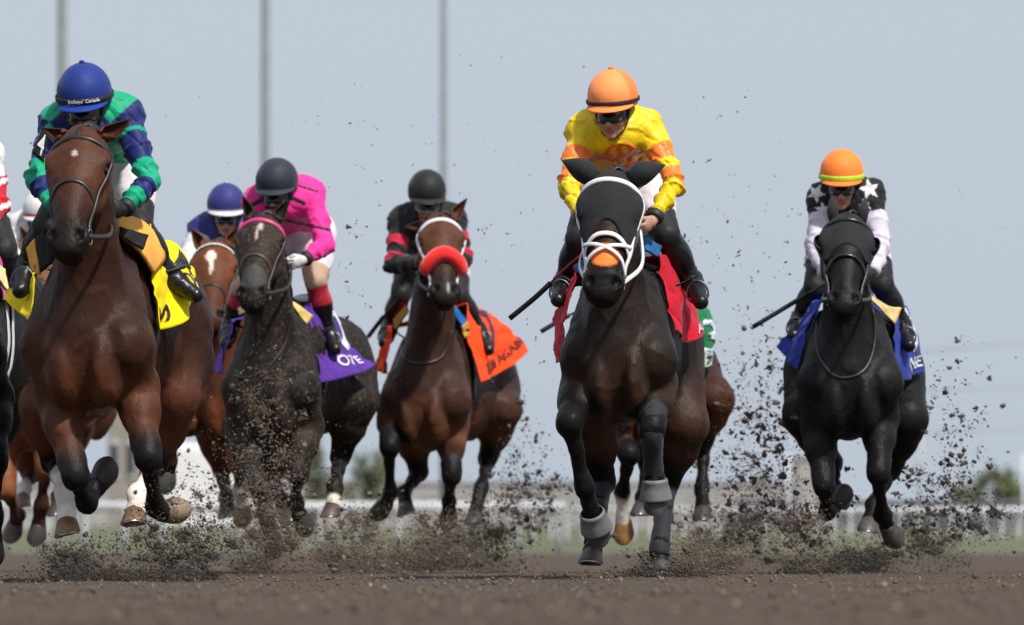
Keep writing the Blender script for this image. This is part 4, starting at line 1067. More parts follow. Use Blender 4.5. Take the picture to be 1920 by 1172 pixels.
def cap_seams(c1, c2):
    def f(L):
        g = np.arctan2(L[:, 2], L[:, 0]); d = np.abs(np.sin(g)) < .62
        out = np.tile(np.array(c1), (len(L), 1)); out[d] = np.array(c2); return out
    return f
BLK = (.009, .008, .008)
H = {}
H['bay'] = dict(s=392, cx=174, bulk=.85, yaw=11, poll=(152, 240, .50), muz=(117, 466), turn=-12, vox=.0115,
    label='bay horse with small white star and yellow cloth, nearest on the left', base=(.035, .0142, .0095), warm=(.110, .038, .019), dark=BLK, points=.78,
    lf=[(108, 745, .10), (141, 893, .30), (159, 948, .08), (182, 910, .0), (198, 888, -.05)], rf=[(256, 730, .10), (277, 857, .32), (291, 950, .10), (304, 960, .02), (326, 958, -.06)],
    lh=[(85, 760, -.75), (102, 865, -.95), (121, 918, -.62), (124, 955, -.52), (129, 1010, -.42)], rh=[(325, 745, -.8), (292, 868, -1.0), (258, 922, -.66), (255, 948, -.56), (252, 990, -.46)],
    socks={'lh': 1.45, 'rh': 1.55}, hoofc={'lh': (.20, .10, .04), 'rh': (.17, .10, .05), 'rf': (.25, .17, .11)}, marks=[(.165, .0, .016, .010, .65)],
    earl=(-.55, .75, -.35), earr=(-.75, .8, -.2), earlen=.16,
    bridle=dict(label='dark leather bridle on the bay with the white star', mat='leather', tb=.075, tn=.30, w=.021),
    straps=[], cloth=dict(label='yellow saddle cloth lettered in black on the nearest bay', crumple=.026, col=srgb(240, 215, 8),
        r=[[(282, 420, -.25), (300, 440, -.55), (320, 452, -.62)], [(286, 520, -.2), (327, 508, -.42), (368, 500, -.62)], [(298, 619, -.15), (340, 604, -.38), (378, 540, -.58)]],
        l=[[(82, 470, -.3), (72, 480, -.6), (66, 490, -.85)], [(70, 520, -.25), (45, 532, -.55), (36, 540, -.8)], [(50, 600, -.2), (10, 562, -.5), (14, 548, -.75)]]),
    saddle=dict(label='racing saddle with orange foam pads on the nearest bay', girth='leather', pads=[
        ('foam_pad', srgb(232, 170, 80), [[(213, 402, .02), (262, 412, -.18), (302, 448, -.35)], [(222, 428, .04), (272, 452, -.12), (308, 485, -.3)], [(232, 446, .06), (268, 480, -.05), (286, 514, -.18)]]),
        ('flap', (.012, .012, .012), [[(224, 426, .09), (278, 441, .0)], [(232, 446, .1), (268, 468, .05)]]),
        ('flap', (.012, .012, .012), [[(84, 430, .1), (60, 458, -.05)], [(100, 492, .12), (70, 514, .0)]]),
        ('foam_pad', srgb(232, 170, 80), [[(66, 448, .0), (51, 465, -.1)], [(74, 515, .03), (62, 508, -.1)]])]),
    rider=dict(label='jockey in navy and green checked silks with blue helmet', J=gj(172, 392, dict(head=(156, 160, -.05), sl=(105, 232, -.22), sr=(236, 214, -.22), el=(72, 340, -.02), er=(279, 340, -.02), wl=(112, 396, .2), wr=(234, 392, .16), hip=(200, 300, -.65), kl=(88, 425, -.3), kr=(262, 425, -.3), al=(50, 500, -.42), ar=(314, 518, -.42), tl=(38, 545, -.28), tr=(366, 553, -.36)), hipdx=0),
        hw=.262, yaw=-8, pitch=30, roll=2, vox=.007, fabric='silk', pattern=pat_check, cap=srgb(22, 46, 122), brim=srgb(18, 50, 140), band=(-.030, -.002, (.012, .013, .02)), cuff=(.013, .014, .022), glove=(.012, .012, .014), mask=(.012, .012, .014), skin=(.22, .13, .10), breeches=(.66, .63, .67), knee=(.012, .012, .013), kneet=.74, hdr=(212, 396, .24), bvox=.0065))
H['hooded'] = dict(s=365, cx=1162, yaw=8.5, poll=(1148, 322, .50), muz=(1128, 556), turn=-5, vox=.011, L=.71,
    label='dark brown horse in black hood with orange nose patch, leading at centre right', base=(.0165, .0115, .0095), warm=(.060, .027, .018), dark=(.008, .0075, .0075), points=.55,
    lf=[(1088, 735, .15), (1068, 792, .46), (1093, 905, .30), (1107, 950, .22), (1123, 1003, .12)], rf=[(1230, 720, .12), (1222, 805, .35), (1225, 886, .22), (1229, 913, .20), (1231, 952, .18)],
    lh=[(1108, 780, -.6), (1130, 905, -.78), (1119, 985, -.46), (1114, 1015, -.36), (1107, 1064, -.24)], rh=[(1282, 795, -.85), (1252, 905, -1.0), (1237, 1018, -.78), (1237, 1048, -.75), (1239, 1088, -.70)],
    bell={'lf': 1, 'rf': 1}, wraps=('rf', 'lh', 'rh'), hood_ears=1, earl=(-.50, 1.0, .15), earr=(-.50, 1.0, .15), earlen=.175, earw=.058, forelock=0, hoofc={},
    hood=dict(label='black hood with ear covers on the leading horse', t0=.265, arc=.11), patch=[(.435, 0, .055, .05, (.95, .24, .045))],
    bridle=dict(label='white bridle with crossed noseband on the hooded horse', mat='white_strap', tb=.062, tn=.335, w=.023, fig8=1, rein='white_strap'),
    cloth=dict(label='red saddle cloth on the leading hooded horse', col=srgb(190, 14, 42),
        r=[[(1238, 476, -.15), (1262, 486, -.45), (1275, 500, -.8)], [(1252, 545, -.12), (1287, 572, -.45), (1300, 568, -.8)], [(1263, 620, -.08), (1290, 642, -.4), (1323, 622, -.75)]],
        l=[[(1082, 512, -.15), (1070, 530, -.45), (1066, 540, -.75)], [(1062, 590, -.12), (1046, 600, -.45), (1052, 600, -.75)], [(1064, 655, -.08), (1049, 680, -.45), (1056, 672, -.7)]]),
    saddle=dict(label='black racing saddle with blue pad edge on the leading horse', girth='white_strap', pads=[('pad', srgb(40, 95, 150), [[(1205, 444, .1), (1240, 462, -.05)], [(1212, 470, .12), (1232, 482, .0)]]), ('pad', srgb(40, 95, 150), [[(1096, 486, .1), (1076, 500, -.05)], [(1098, 503, .12), (1082, 512, .0)]])]),
    rider=dict(label='jockey in shiny yellow silks with orange sleeve bands and orange cap', J=gj(1160, 365, dict(head=(1147, 168, -.05), sl=(1092, 245, -.2), sr=(1214, 238, -.2), el=(1066, 345, -.02), er=(1266, 345, -.02), wl=(1094, 410, .2), wr=(1226, 410, .14), hip=(1168, 335, -.65), kl=(1086, 450, -.3), kr=(1250, 440, -.3), al=(1058, 530, -.45), ar=(1298, 528, -.45), tl=(1046, 562, -.26), tr=(1314, 566, -.26))),
        hw=.258, yaw=-14, pitch=24, roll=1, fabric='satin', pattern=pat_yellow, cap=cap_seams(srgb(255, 150, 84), srgb(250, 128, 62)), brim=srgb(255, 140, 70), band=(-.030, -.008, (.012, .012, .013)), cuff=(.014, .014, .014), skin=(.46, .25, .18), breeches=(.68, .64, .68), knee=(.010, .010, .011), kneet=.70, hdr=(1206, 432, .2), glove_l=(.012, .012, .012), bvox=.006, vox=.0075))
H['dirty'] = dict(s=305, cx=515, yaw=16, poll=(490, 402, .48), muz=(467, 562), turn=-12, vox=.0135, dirty=1, bulk=.80,
    label='dirt spattered dark brown horse with pink browband and purple cloth', base=(.019, .015, .0125), warm=(.040, .026, .019), dark=(.010, .009, .0085), points=.6,
    lf=[(455, 812, .10), (475, 900, .35), (500, 975, .12), (508, 1000, .06), (516, 1030, .0)], rf=[(575, 800, .1), (557, 890, .35), (553, 942, .12), (561, 962, .02), (573, 985, -.05)],
    lh=[(455, 800, -.8), (500, 880, -1.0), (530, 940, -.8), (538, 960, -.72), (548, 985, -.65)], rh=[(664, 755, -.8), (638, 858, -.95), (629, 908, -.75), (626, 934, -.68), (620, 975, -.6)],
    socks={'rh': 2.55}, hoofc={'rh': (.09, .06, .055)}, marks=[(.13, .012, .035, .014, .6), (.19, .0, .04, .007, .6)], patch=[(.47, 0, .075, .06, (.05, .05, .052))],
    earl=(-1, .25, .3), earr=(-.9, .3, .0),
    bridle=dict(label='brown bridle with pink browband on the dirt spattered horse', mat='leather', brow='pink_strap', tb=.07, tn=.325, w=.022, nosem='brown_leather', browf=1.3, beads=None),
    straps=[[(447, 600), (425, 660), (440, 705), (490, 700), (535, 645), (545, 580)]],
    cloth=dict(label='purple saddle cloth with white letters on the dirt spattered horse', col=srgb(88, 48, 150),
        r=[[(572, 578, -.15), (600, 560, -.45), (622, 560, -.7)], [(588, 645, -.15), (628, 640, -.42), (658, 648, -.68)], [(606, 716, -.1), (655, 706, -.40), (704, 684, -.64)]],
        l=[[(440, 600, -.2), (432, 602, -.5)], [(424, 650, -.18), (416, 650, -.5)], [(414, 702, -.12), (404, 694, -.5)]]),
    saddle=dict(label='saddle with cream pad on the dirt spattered horse', girth='leather', pads=[('foam_pad', srgb(240, 210, 130), [[(541, 560, .08), (587, 592, -.08)], [(545, 570, .09), (574, 609, -.05)]]), ('foam_pad', srgb(240, 210, 130), [[(459, 572, .08), (447, 578, -.05)], [(459, 586, .09), (450, 590, -.03)]])]),
    rider=dict(label='jockey in pink silks with black helmet', J=gj(520, 305, dict(head=(518, 329, -.05), sl=(482, 378, -.2), sr=(584, 362, -.2), el=(462, 470, -.02), er=(610, 462, -.02), wl=(480, 505, .2), wr=(572, 486, .14), hip=(565, 440, -.65), kl=(455, 540, -.3), kr=(592, 528, -.3), al=(432, 610, -.45), ar=(614, 622, -.42), tl=(424, 645, -.28), tr=(628, 655, -.30))),
        hw=.262, yaw=-12, pitch=24, fabric='knit', pattern=pat_pink, cap=(.020, .025, .040), brim=(.024, .03, .046), band=None, button=False, cuff=(.012, .012, .012), glove=(.62, .60, .62), skin=(.34, .18, .13), mask=(.016, .015, .016), breeches=(.66, .62, .66), knee=(.44, .30, .21), kneet=.80, boot_top=(.40, .02, .035), hdr=(548, 496, .2), bvox=.0075, vox=.009, fold=.7))
H['roll'] = dict(s=283, cx=803, yaw=16, poll=(826, 402, .42), muz=(838, 558), turn=10, vox=.0145, bulk=.80,
    label='brown horse with red fleece noseband and orange cloth at centre', base=(.040, .019, .0135), warm=(.135, .051, .026), dark=BLK, points=.62,
    lf=[(738, 772, .10), (730, 838, .33), (733, 920, .08), (727, 940, .0), (712, 962, -.06)], rf=[(846, 800, .10), (846, 892, .25), (842, 938, .02), (842, 955, -.06), (842, 974, -.14)],
    lh=[(768, 795, -.75), (786, 884, -.95), (757, 920, -.75), (760, 938, -.66), (764, 970, -.58)], rh=[(942, 768, -.8), (914, 862, -1.0), (904, 908, -.78), (897, 938, -.7), (886, 988, -.6)],
    hoofc={'lh': (.07, .06, .055), 'rh': (.065, .06, .05)}, socks={}, marks=[(.555, .012, .03, .006, .6)],
    earl=(-.3, .6, -.7), earr=(-1, .55, .1), earlen=.19,
    bridle=dict(label='white bridle with red fleece shadow roll on the centre horse', mat='white_strap', tb=.065, nose=False, roll=1, w=.024, rein='leather'),
    straps=[[(746, 620), (760, 672), (792, 682), (830, 668), (846, 620)]],
    cloth=dict(label='orange saddle cloth flaring out with dark letters at centre', crumple=.023, col=srgb(250, 72, 14),
        r=[[(876, 568, -.2), (900, 576, -.5), (920, 590, -.85)], [(882, 640, -.15), (925, 638, -.5), (962, 622, -.85)], [(900, 718, -.1), (942, 698, -.5), (996, 655, -.9)]],
        l=[[(738, 612, -.2), (724, 616, -.5)], [(728, 660, -.18), (714, 660, -.5)], [(722, 702, -.12), (708, 694, -.5)]]),
    saddle=dict(label='saddle with blue and tan pads on the orange cloth horse', girth='leather', pads=[('pad', srgb(40, 120, 200), [[(842, 562, .08), (876, 602, -.08)], [(840, 572, .09), (866, 612, -.05)]]), ('foam_pad', srgb(196, 146, 70), [[(876, 603, -.06), (880, 628, -.1)], [(865, 612, -.03), (870, 634, -.05)]]), ('foam_pad', srgb(196, 146, 70), [[(762, 572, .08), (738, 600, -.06)], [(765, 585, .09), (742, 618, -.04)]])]),
    rider=dict(label='jockey in black silks with dark red sleeve bands', J=gj(801, 283, dict(head=(801, 348, -.05), sl=(752, 415, -.2), sr=(852, 408, -.2), el=(738, 496, -.02), er=(872, 488, -.02), wl=(782, 496, .2), wr=(845, 500, .18), hip=(812, 470, -.65), kl=(752, 552, -.3), kr=(862, 556, -.3), al=(730, 615, -.45), ar=(896, 618, -.42), tl=(720, 642, -.28), tr=(916, 656, -.28))),
        hw=.257, yaw=4, pitch=28, fabric='knit', pattern=pat_black, cap=(.013, .013, .014), brim=(.02, .02, .021), band=None, button=False, cuff=(.012, .012, .012), glove=(.25, .13, .06), rim=(.42, .42, .42), skin=(.36, .17, .11), breeches=(.62, .61, .66), knee=(.012, .012, .014), kneet=.66, hdl=(788, 474, .26), bvox=.0075, vox=.009))
H['black'] = dict(s=318, cx=1592, yaw=4.5, poll=(1590, 402, .48), muz=(1584, 576), turn=-2, vox=.013, bulk=.80, hipw=1.9,
    label='black horse in black blinkers with blue cloth, farthest right', base=(.0095, .0092, .0095), warm=(.0125, .0115, .011), dark=(.007, .007, .007), points=.6,
    lf=[(1536, 802, .10), (1545, 912, .25), (1550, 962, .02), (1563, 948, -.06), (1580, 928, -.1)], rf=[(1650, 785, .10), (1647, 888, .32), (1653, 962, .10), (1661, 982, .03), (1676, 1008, -.04)],
    lh=[(1508, 780, -.72), (1560, 868, -.95), (1565, 915, -.8), (1560, 935, -.75), (1554, 958, -.7)], rh=[(1700, 785, -.75), (1670, 880, -1.0), (1638, 942, -.75), (1632, 966, -.68), (1625, 1003, -.6)],
    hoofc={'rh': (.07, .065, .06)}, earl=(-1, .1, .35), earr=(-1, .1, .35), hood_ears=1, forelock=0, earlen=.145, earw=.030,
    hood=dict(label='black blinker hood with eye cups on the black horse', t0=.235, arc=.05, cups=1),
    bridle=dict(label='black leather bridle on the black horse', mat='black_leather', tb=.07, tn=.31, w=.022),
    straps=[[(1532, 600), (1533, 660), (1560, 702), (1592, 708), (1625, 690), (1640, 640), (1636, 580)]],
    cloth=dict(label='blue saddle cloth with white letters on the black horse', col=srgb(32, 54, 150),
        r=[[(1676, 588, -.15), (1690, 570, -.5), (1700, 575, -.85)], [(1680, 650, -.12), (1706, 640, -.5), (1724, 640, -.85)], [(1682, 718, -.1), (1704, 710, -.5), (1728, 698, -.85)]],
        l=[[(1542, 563, .0), (1515, 568, -.4)], [(1512, 622, .0), (1484, 628, -.4)], [(1490, 692, -.05), (1462, 654, -.45)]]),
    saddle=dict(label='saddle with pale wooden coloured pad on the black horse', girth='leather', pads=[('foam_pad', srgb(226, 200, 140), [[(1624, 548, .1), (1664, 573, .0), (1690, 577, -.05)], [(1628, 557, .1), (1655, 584, .02), (1677, 608, -.03)]])]),
    rider=dict(label='jockey in black vest with white stars and bright orange cap', J=gj(1588, 312, dict(head=(1578, 313, -.05), sl=(1538, 372, -.2), sr=(1634, 366, -.2), el=(1530, 462, -.02), er=(1652, 462, -.02), wl=(1548, 515, .2), wr=(1636, 510, .2), hip=(1590, 440, -.65), kl=(1528, 538, -.3), kr=(1655, 535, -.3), al=(1500, 600, -.45), ar=(1692, 612, -.42), tl=(1488, 628, -.28), tr=(1704, 648, -.28))),
        hw=.256, yaw=-4, pitch=20, fabric='knit', pattern=pat_star, cap=(1.0, .225, .032), brim=(1.0, .22, .03), band=(-.034, -.004, (.42, .70, .03)), button=False, cuff=(.55, .52, .6), glove=(.02, .02, .022), skin=(.42, .22, .16), breeches=(.60, .60, .68), knee=(.010, .010, .011), kneet=.62, bvox=.007, vox=.0085))
H['chestnut'] = dict(s=290, cx=442, yaw=14, poll=(402, 452, .45), muz=(392, 604), turn=-4, vox=.015,
    label='chestnut horse with white blaze and beaded browband, half hidden', base=(.085, .028, .012), warm=(.17, .052, .020), dark=(.035, .016, .010), points=1.2, muzzle_dark=.5,
    lf=[(356, 785, .10), (330, 803, .42), (319, 862, .3), (316, 882, .27), (313, 910, .22)], rf=[(440, 800, .10), (447, 868, .3), (450, 916, .15), (453, 938, .1), (457, 974, .05)],
    lh=[(400, 800, -.8), (415, 880, -1.0), (425, 930, -.8), (426, 950, -.7), (428, 975, -.65)], rh=[(530, 790, -.8), (520, 880, -1.0), (500, 930, -.8), (498, 950, -.7), (495, 975, -.65)],
    socks={'rf': 1.75}, hoofc={'rf': (.30, .19, .09), 'lf': (.10, .10, .10)}, marks=[(.155, -.008, .045, .024, .95), (.23, -.004, .06, .008, .9)], earl=(-1, .5, .2), earr=(-1, .4, .2), earlen=.15,
    bridle=dict(label='dark bridle with white beads on the chestnut with a blaze', mat='leather', tb=.055, tn=.36, w=.020, beads='pearl'),
    cloth=dict(label='dark blue saddle cloth on the half hidden chestnut', col=(.03, .035, .13), r=None, l=None), saddle=dict(label='dark saddle on the half hidden chestnut', girth='leather', pads=[]),
    rider=dict(label='jockey in navy with white and a blue cap, half hidden behind the chestnut', J=gj(430, 290, dict(head=(424, 373, -.05), sl=(378, 430, -.2), sr=(470, 430, -.2)), hipdx=.15), hw=.25, yaw=2, pitch=20, fabric='silk', pattern=pat_navywhite, cap=cap_hoops((.028, .032, .17), (.62, .62, .66), -.2, -.022), brim=(.6, .6, .64), band=None, cuff=(.5, .5, .5), glove=(.02, .02, .02), skin=(.38, .2, .14), breeches=(.6, .6, .64), bvox=.009, vox=.011))
H['hidden'] = dict(s=303, cx=1203, yaw=12, poll=(1168, 450, .45), muz=(1165, 590), turn=0, vox=.015,
    label='bay horse with green cloth hidden behind the leading horse', base=(.045, .019, .012), warm=(.15, .050, .022), dark=BLK, points=.75,
    lf=[(1150, 800, .10), (1180, 852, .38), (1166, 915, .15), (1168, 950, .08), (1171, 1005, .0)], rf=[(1262, 800, .10), (1252, 868, .3), (1245, 925, .15), (1245, 945, .1), (1245, 975, .05)],
    lh=[(1200, 790, -.8), (1215, 870, -1.0), (1205, 930, -.8), (1203, 948, -.74), (1200, 972, -.68)], rh=[(1338, 748, -.8), (1320, 824, -1.0), (1316, 910, -.85), (1317, 930, -.8), (1318, 980, -.70)],
    socks={'lf': 2.1}, hoofc={'lf': (.40, .20, .06)}, bridle=dict(label='brown bridle on the horse behind the leader', mat='brown_leather', w=.02),
    cloth=dict(label='green saddle cloth seen beside the red one', col=srgb(10, 120, 70), r=[[(1285, 570, -.2), (1308, 566, -.5), (1326, 574, -.85)], [(1296, 630, -.2), (1322, 625, -.5), (1341, 622, -.85)], [(1300, 692, -.2), (1318, 692, -.5), (1335, 688, -.85)]], l=None),
    saddle=dict(label='dark saddle on the horse behind the leader', girth='leather', pads=[]),
    rider=dict(label='jockey hidden behind the rider in yellow, holding a dark whip', J=gj(1195, 303, dict(head=(1178, 345, -.05), sl=(1140, 400, -.2), sr=(1224, 398, -.2), el=(1118, 470, -.02), er=(1240, 462, -.02), kr=(1258, 560, -.3), ar=(1268, 620, -.45), tr=(1272, 650, -.3), kl=(1120, 560, -.3), al=(1100, 625, -.45), tl=(1094, 650, -.3))), hw=.25, pitch=28, fabric='silk', pattern=solid((.02, .24, .18)), cap=(.02, .24, .18), brim=(.6, .6, .5), band=None, cuff=(.5, .5, .5), glove=(.02, .02, .02), breeches=(.62, .62, .6), bvox=.009, vox=.011))
H['edge'] = dict(s=374, cx=-88, yaw=9, poll=(-105, 250, .5), muz=(-125, 470), turn=0, vox=.013,
    label='black horse cut off by the left edge of the picture', base=(.010, .0095, .010), warm=(.016, .014, .013), dark=(.007, .007, .007), points=.6,
    lf=[(-170, 740, .10), (-165, 860, .3), (-160, 950, .1), (-158, 970, .0), (-155, 1000, -.05)], rf=[(-14, 745, .10), (-10, 868, .33), (-12, 960, .2), (-13, 992, .16), (-14, 1048, .1)],
    lh=[(-170, 760, -.8), (-150, 880, -1.), (-140, 960, -.7), (-138, 985, -.6), (-135, 1015, -.5)], rh=[(10, 740, -.8), (-16, 860, -1.0), (-40, 930, -.7), (-44, 950, -.6), (-48, 980, -.5)],
    bridle=dict(label='dark bridle on the black horse at the left edge', mat='leather', w=.02),
    cloth=dict(label='pink saddle cloth at the very left edge', col=(.80, .12, .30), r=[[(-4, 480, -.15), (8, 500, -.45), (14, 510, -.8)], [(4, 520, -.12), (16, 535, -.45), (22, 540, -.8)], [(8, 560, -.1), (24, 565, -.45), (28, 568, -.8)]], l=None),
    saddle=dict(label='saddle with cream pad at the left edge', girth='white_strap', pads=[('foam_pad', srgb(236, 214, 160), [[(-14, 490, .05), (8, 505, -.1)], [(-8, 520, .08), (16, 548, -.05)]])]),
    rider=dict(label='jockey in red and white silks cut off by the left edge', J=gj(-88, 374, dict(head=(-105, 190, -.05), sr=(-24, 290, -.2), er=(-4, 388, -.02), wr=(-40, 440, .2), kr=(6, 470, -.3), ar=(22, 540, -.4), tr=(26, 560, -.25))), hw=.26, pitch=26, fabric='knit', pattern=pat_red, cap=(.5, .02, .03), band=None, cuff=(.6, .6, .6), glove=(.02, .02, .02), breeches=(.62, .62, .68), knee=(.012, .012, .013), bvox=.009, vox=.010))
H['far'] = dict(s=285, cx=50, yaw=12, poll=(72, 452, .42), muz=(80, 600), turn=0, vox=.015,
    label='light chestnut horse mostly hidden behind the nearest bay', base=(.090, .032, .015), warm=(.21, .072, .027), dark=(.05, .024, .015), points=1.3, muzzle_dark=.5,
    lf=[(14, 795, .10), (11, 920, .3), (34, 964, .12), (30, 976, .05), (24, 1003, .0)], rf=[(82, 790, .10), (85, 880, .3), (78, 942, .2), (74, 968, .15), (70, 1010, .1)],
    lh=[(20, 800, -.8), (58, 888, -.95), (46, 915, -.7), (44, 928, -.62), (41, 955, -.55)], rh=[(140, 780, -.8), (125, 880, -1.0), (110, 930, -.8), (108, 948, -.74), (105, 972, -.68)],
    socks={'lh': 1.7}, hoofc={'lf': (.13, .10, .09), 'rf': (.06, .055, .05), 'lh': (.25, .17, .12)}, earl=(-1, .15, .2), earr=(-1, .3, .2),
    bridle=dict(label='brown bridle on the light chestnut behind the bay', mat='brown_leather', w=.02),
    cloth=dict(label='white saddle cloth behind the nearest bay', col=(.6, .6, .6), r=None, l=None), saddle=dict(label='dark saddle behind the nearest bay', girth='leather', pads=[]),
    rider=dict(label='jockey in white with red hooped cap behind the nearest bay', J=gj(62, 285, dict(head=(78, 385, -.05), sl=(35, 425, -.2), sr=(118, 440, -.2), el=(28, 490, -.02)), hipdx=.15), hw=.25, pitch=16, fabric='knit', pattern=solid((.62, .61, .60)), cap=cap_hoops((.68, .66, .66), (.55, .03, .06), -.045, -.005), brim=(.6, .58, .58), band=None, cuff=(.5, .5, .5), glove=(.02, .02, .02), skin=(.3, .16, .12), breeches=(.6, .6, .62), bvox=.009, vox=.011))

def body_ring(h, f, a0, a1, n, off, zc=1.16):
    P, N = [], []
    c = h.p(f, 0, zc)
    for a in np.linspace(a0, a1, n):
        d = h.rt * math.sin(a) + np.array([0, 0, math.cos(a)]); hit = h.bvh.ray_cast(Vector(c + d * .47), Vector(-d), .47)
        q = np.array(hit[0]) if hit[0] is not None else c + d * .35
        P.append(q + d * off); N.append(d)
    return np.array(P), np.array(N)
def build_cloth(h, c):
    k = c['cloth']; root = empty('saddle_cloth', h.p(-.45, 0, 1.5)); tag(root, k['label'], 'saddle cloth', 'saddle cloths')
    grids = {}
    for side, s in (('l', -1), ('r', 1)):
        if k.get(side):
            o, G, N = panel(h, k[side], k['col'], M['cloth'], 'cloth_side', root, seed=h.c['s'] + s, ripple=k.get('crumple', .019)); grids[side] = (G, N)
            top = G[0]; o.data.name = 'cloth_side'
        else:
            rows = [body_ring(h, f, s * .55, s * 1.9, 14, .016)[0] for f in np.linspace(-.12, -.85, 12)]
            V = np.array(rows).transpose(1, 0, 2).reshape(-1, 3); F = grid_faces(14, 12); G = V.reshape(14, 12, 3)
            obj('cloth_side', V, F, M['cloth'], root, cols=np.tile(np.array(k['col']), (len(V), 1))); grids[side] = (G, normals(V, F).reshape(14, 12, 3)); top = G[0]
    # over the back between the two sides
    A, B = grids['l'][0][0], grids['r'][0][0]; m = 12; n = 16
    A = catmull(A, m); B = catmull(B, m); V = []
    for i in range(m):
        for t in np.linspace(0, 1, n):
            q = lerp(A[i], B[i], t); hit = h.bvh.ray_cast(Vector(q + (0, 0, 1.2)), Vector((0, 0, -1)), 3)
            z = max(q[2], hit[0][2] + .014 if hit[0] is not None else q[2]) if 0 < t < 1 else q[2]
            V.append((q[0], q[1], z))
    solidify(obj('cloth_top', V, grid_faces(m, n), M['cloth'], root, cols=np.tile(np.array(k['col']), (m * n, 1))), .004)
    return root, grids
def build_saddle(h, c, J):
    k = c['saddle']; root = empty('racing_saddle', h.p(-.42, 0, 1.62)); tag(root, k['label'], 'saddle', 'racing saddles')
    S = [RC(h.p(-.24, 0, 1.655), h.p(-.62, 0, 1.655), .05, .075, .04, h.rt, 1.7), RC(h.p(-.66, 0, 1.68), h.p(-.70, 0, 1.69), .06, .05, .04, h.rt, 1.8), RC(h.p(-.18, 0, 1.66), h.p(-.22, 0, 1.67), .05, .05, .03)]
    V, F = polygonise(S, .014); V = smooth_mesh(V, F, 4); obj('seat', V, F, M['black_leather'], root)
    for i, (nm, col, ctrl) in enumerate(k['pads']): panel(h, ctrl, col, M['pad'], nm, root, 12, 14, .004, .014, seed=i)
    for dx in ((-.30, .06), (-.40, .06)) if k['girth'] == 'white_strap' else ((-.34, .09),):
        P, N = body_ring(h, dx[0], -math.pi, math.pi, 50, .004); V, F = ribbon(P, N, dx[1] * .7, .006); obj('girth', V, F, M[k['girth']], root)
    for s, T_, A_ in ((-1, J['tl'], J['al']), (1, J['tr'], J['ar'])):
        t, a = h.q(T_), h.q(A_); c_ = lerp(a, t, .62); up = np.array([0, 0, 1.]); lat = h.rt
        ring = [c_ + lat * .056 * math.sin(x) + up * (.050 * math.cos(x) + .02 * max(0, math.cos(x))) for x in np.linspace(0, 2 * math.pi, 25)]
        V, F = tube(ring, .0055, 6, False); st = obj('stirrup', V, F, M['darkmetal'], root)
        V, F = ribbon(catmull([c_ + up * .10, lerp(c_, h.p(-.32, s * .2, 1.55), .6), h.p(-.32, s * .16, 1.60)], 10), [h.rt * s] * 10, .018, .005); obj('stirrup_leather', V, F, M['black_leather'], root)
    return root

BUILT = {}
for key, c in H.items():
    h = build_horse(c); BUILT[key] = h
    pr, hands = build_rider(h, c)
    if c.get('hood'): build_hood(h, c)
    br, bits = build_bridle(h, c, hands)
    for st in c.get('straps', []): neck_strap(h, st, .018, M['leather'], br)
    cr, grids = build_cloth(h, c); h.grids, h.cloth, h.person = grids, cr, pr
    build_saddle(h, c, c['rider']['J'])
# ---- writing and numbers
g = BUILT['bay']; L_ = lambda *a, **k: lettering(*a, **k)
L_('S', g.grids['r'], .93, .30, .78, .30, (.01, .01, .012), g.cloth, 'letter', size=.11)
L_('4', g.grids['r'], .62, .52, .62, .92, (.03, .03, .035), g.cloth, 'numeral', size=.20, flip=False)
L_('H', g.grids['l'], .80, .86, .80, .55, (.01, .01, .012), g.cloth, 'letter', size=.09, flip=True)
C0, rr_, u_, f_, hs_, hm_ = g.hel
G = np.array([[C0 + (rr_ * .1405 * math.sin(a) + f_ * .1700 * math.cos(a) + u_ * z) * hs_ for a in np.linspace(-1.25, 1.25, 24)] for z in (-.004, -.011, -.018, -.025)])
L_("Jockeys' Canada", (G, normals(G.reshape(-1, 3), grid_faces(4, 24)).reshape(4, 24, 3)), .80, .36, .80, .80, (.72, .72, .75), hm_, 'lettering', size=.017, off=.003)
# number plate on the left sleeve
pl, G, N = panel(g, [[(79, 240, .09), (90, 250, .09)], [(61, 288, .10), (82, 306, .10)]], (.012, .012, .012), M['pad'], 'arm_number_plate', g.person, 8, 8, .002, .008)
L_('4', (G, N), .86, .14, .86, .82, (.75, .75, .74), pl, 'numeral', size=.105, off=.008)
g = BUILT['dirty']
L_('O TE', g.grids['r'], .86, .36, .86, .92, (.72, .70, .74), g.cloth, 'lettering', size=.085)
L_('0', g.grids['r'], .60, .50, .60, .98, (.66, .70, .82), g.cloth, 'numeral', size=.26)
g = BUILT['roll']
L_('RUN AGAIN', g.grids['r'], .95, .20, .80, .96, (.10, .02, .01), g.cloth, 'lettering', size=.075)
L_('7', g.grids['r'], .60, .42, .58, .70, (.05, .03, .07), g.cloth, 'numeral', size=.26)
g = BUILT['black']
L_('NGE', g.grids['r'], .90, .45, .90, .99, (.72, .72, .76), g.cloth, 'lettering', size=.085)
L_('9', g.grids['r'], .66, .45, .66, .95, (.72, .74, .80), g.cloth, 'numeral', size=.28)
g = BUILT['hooded']
L_('AL', g.grids['r'], .93, .70, .93, .90, (.62, .5, .52), g.cloth, 'lettering', size=.06)
g = BUILT['hidden']
L_('3', g.grids['r'], .80, .45, .80, .98, (.62, .66, .72), g.cloth, 'numeral', size=.22)
L_('EZ', g.grids['r'], .97, .50, .97, .92, (.55, .60, .58), g.cloth, 'lettering', size=.075)
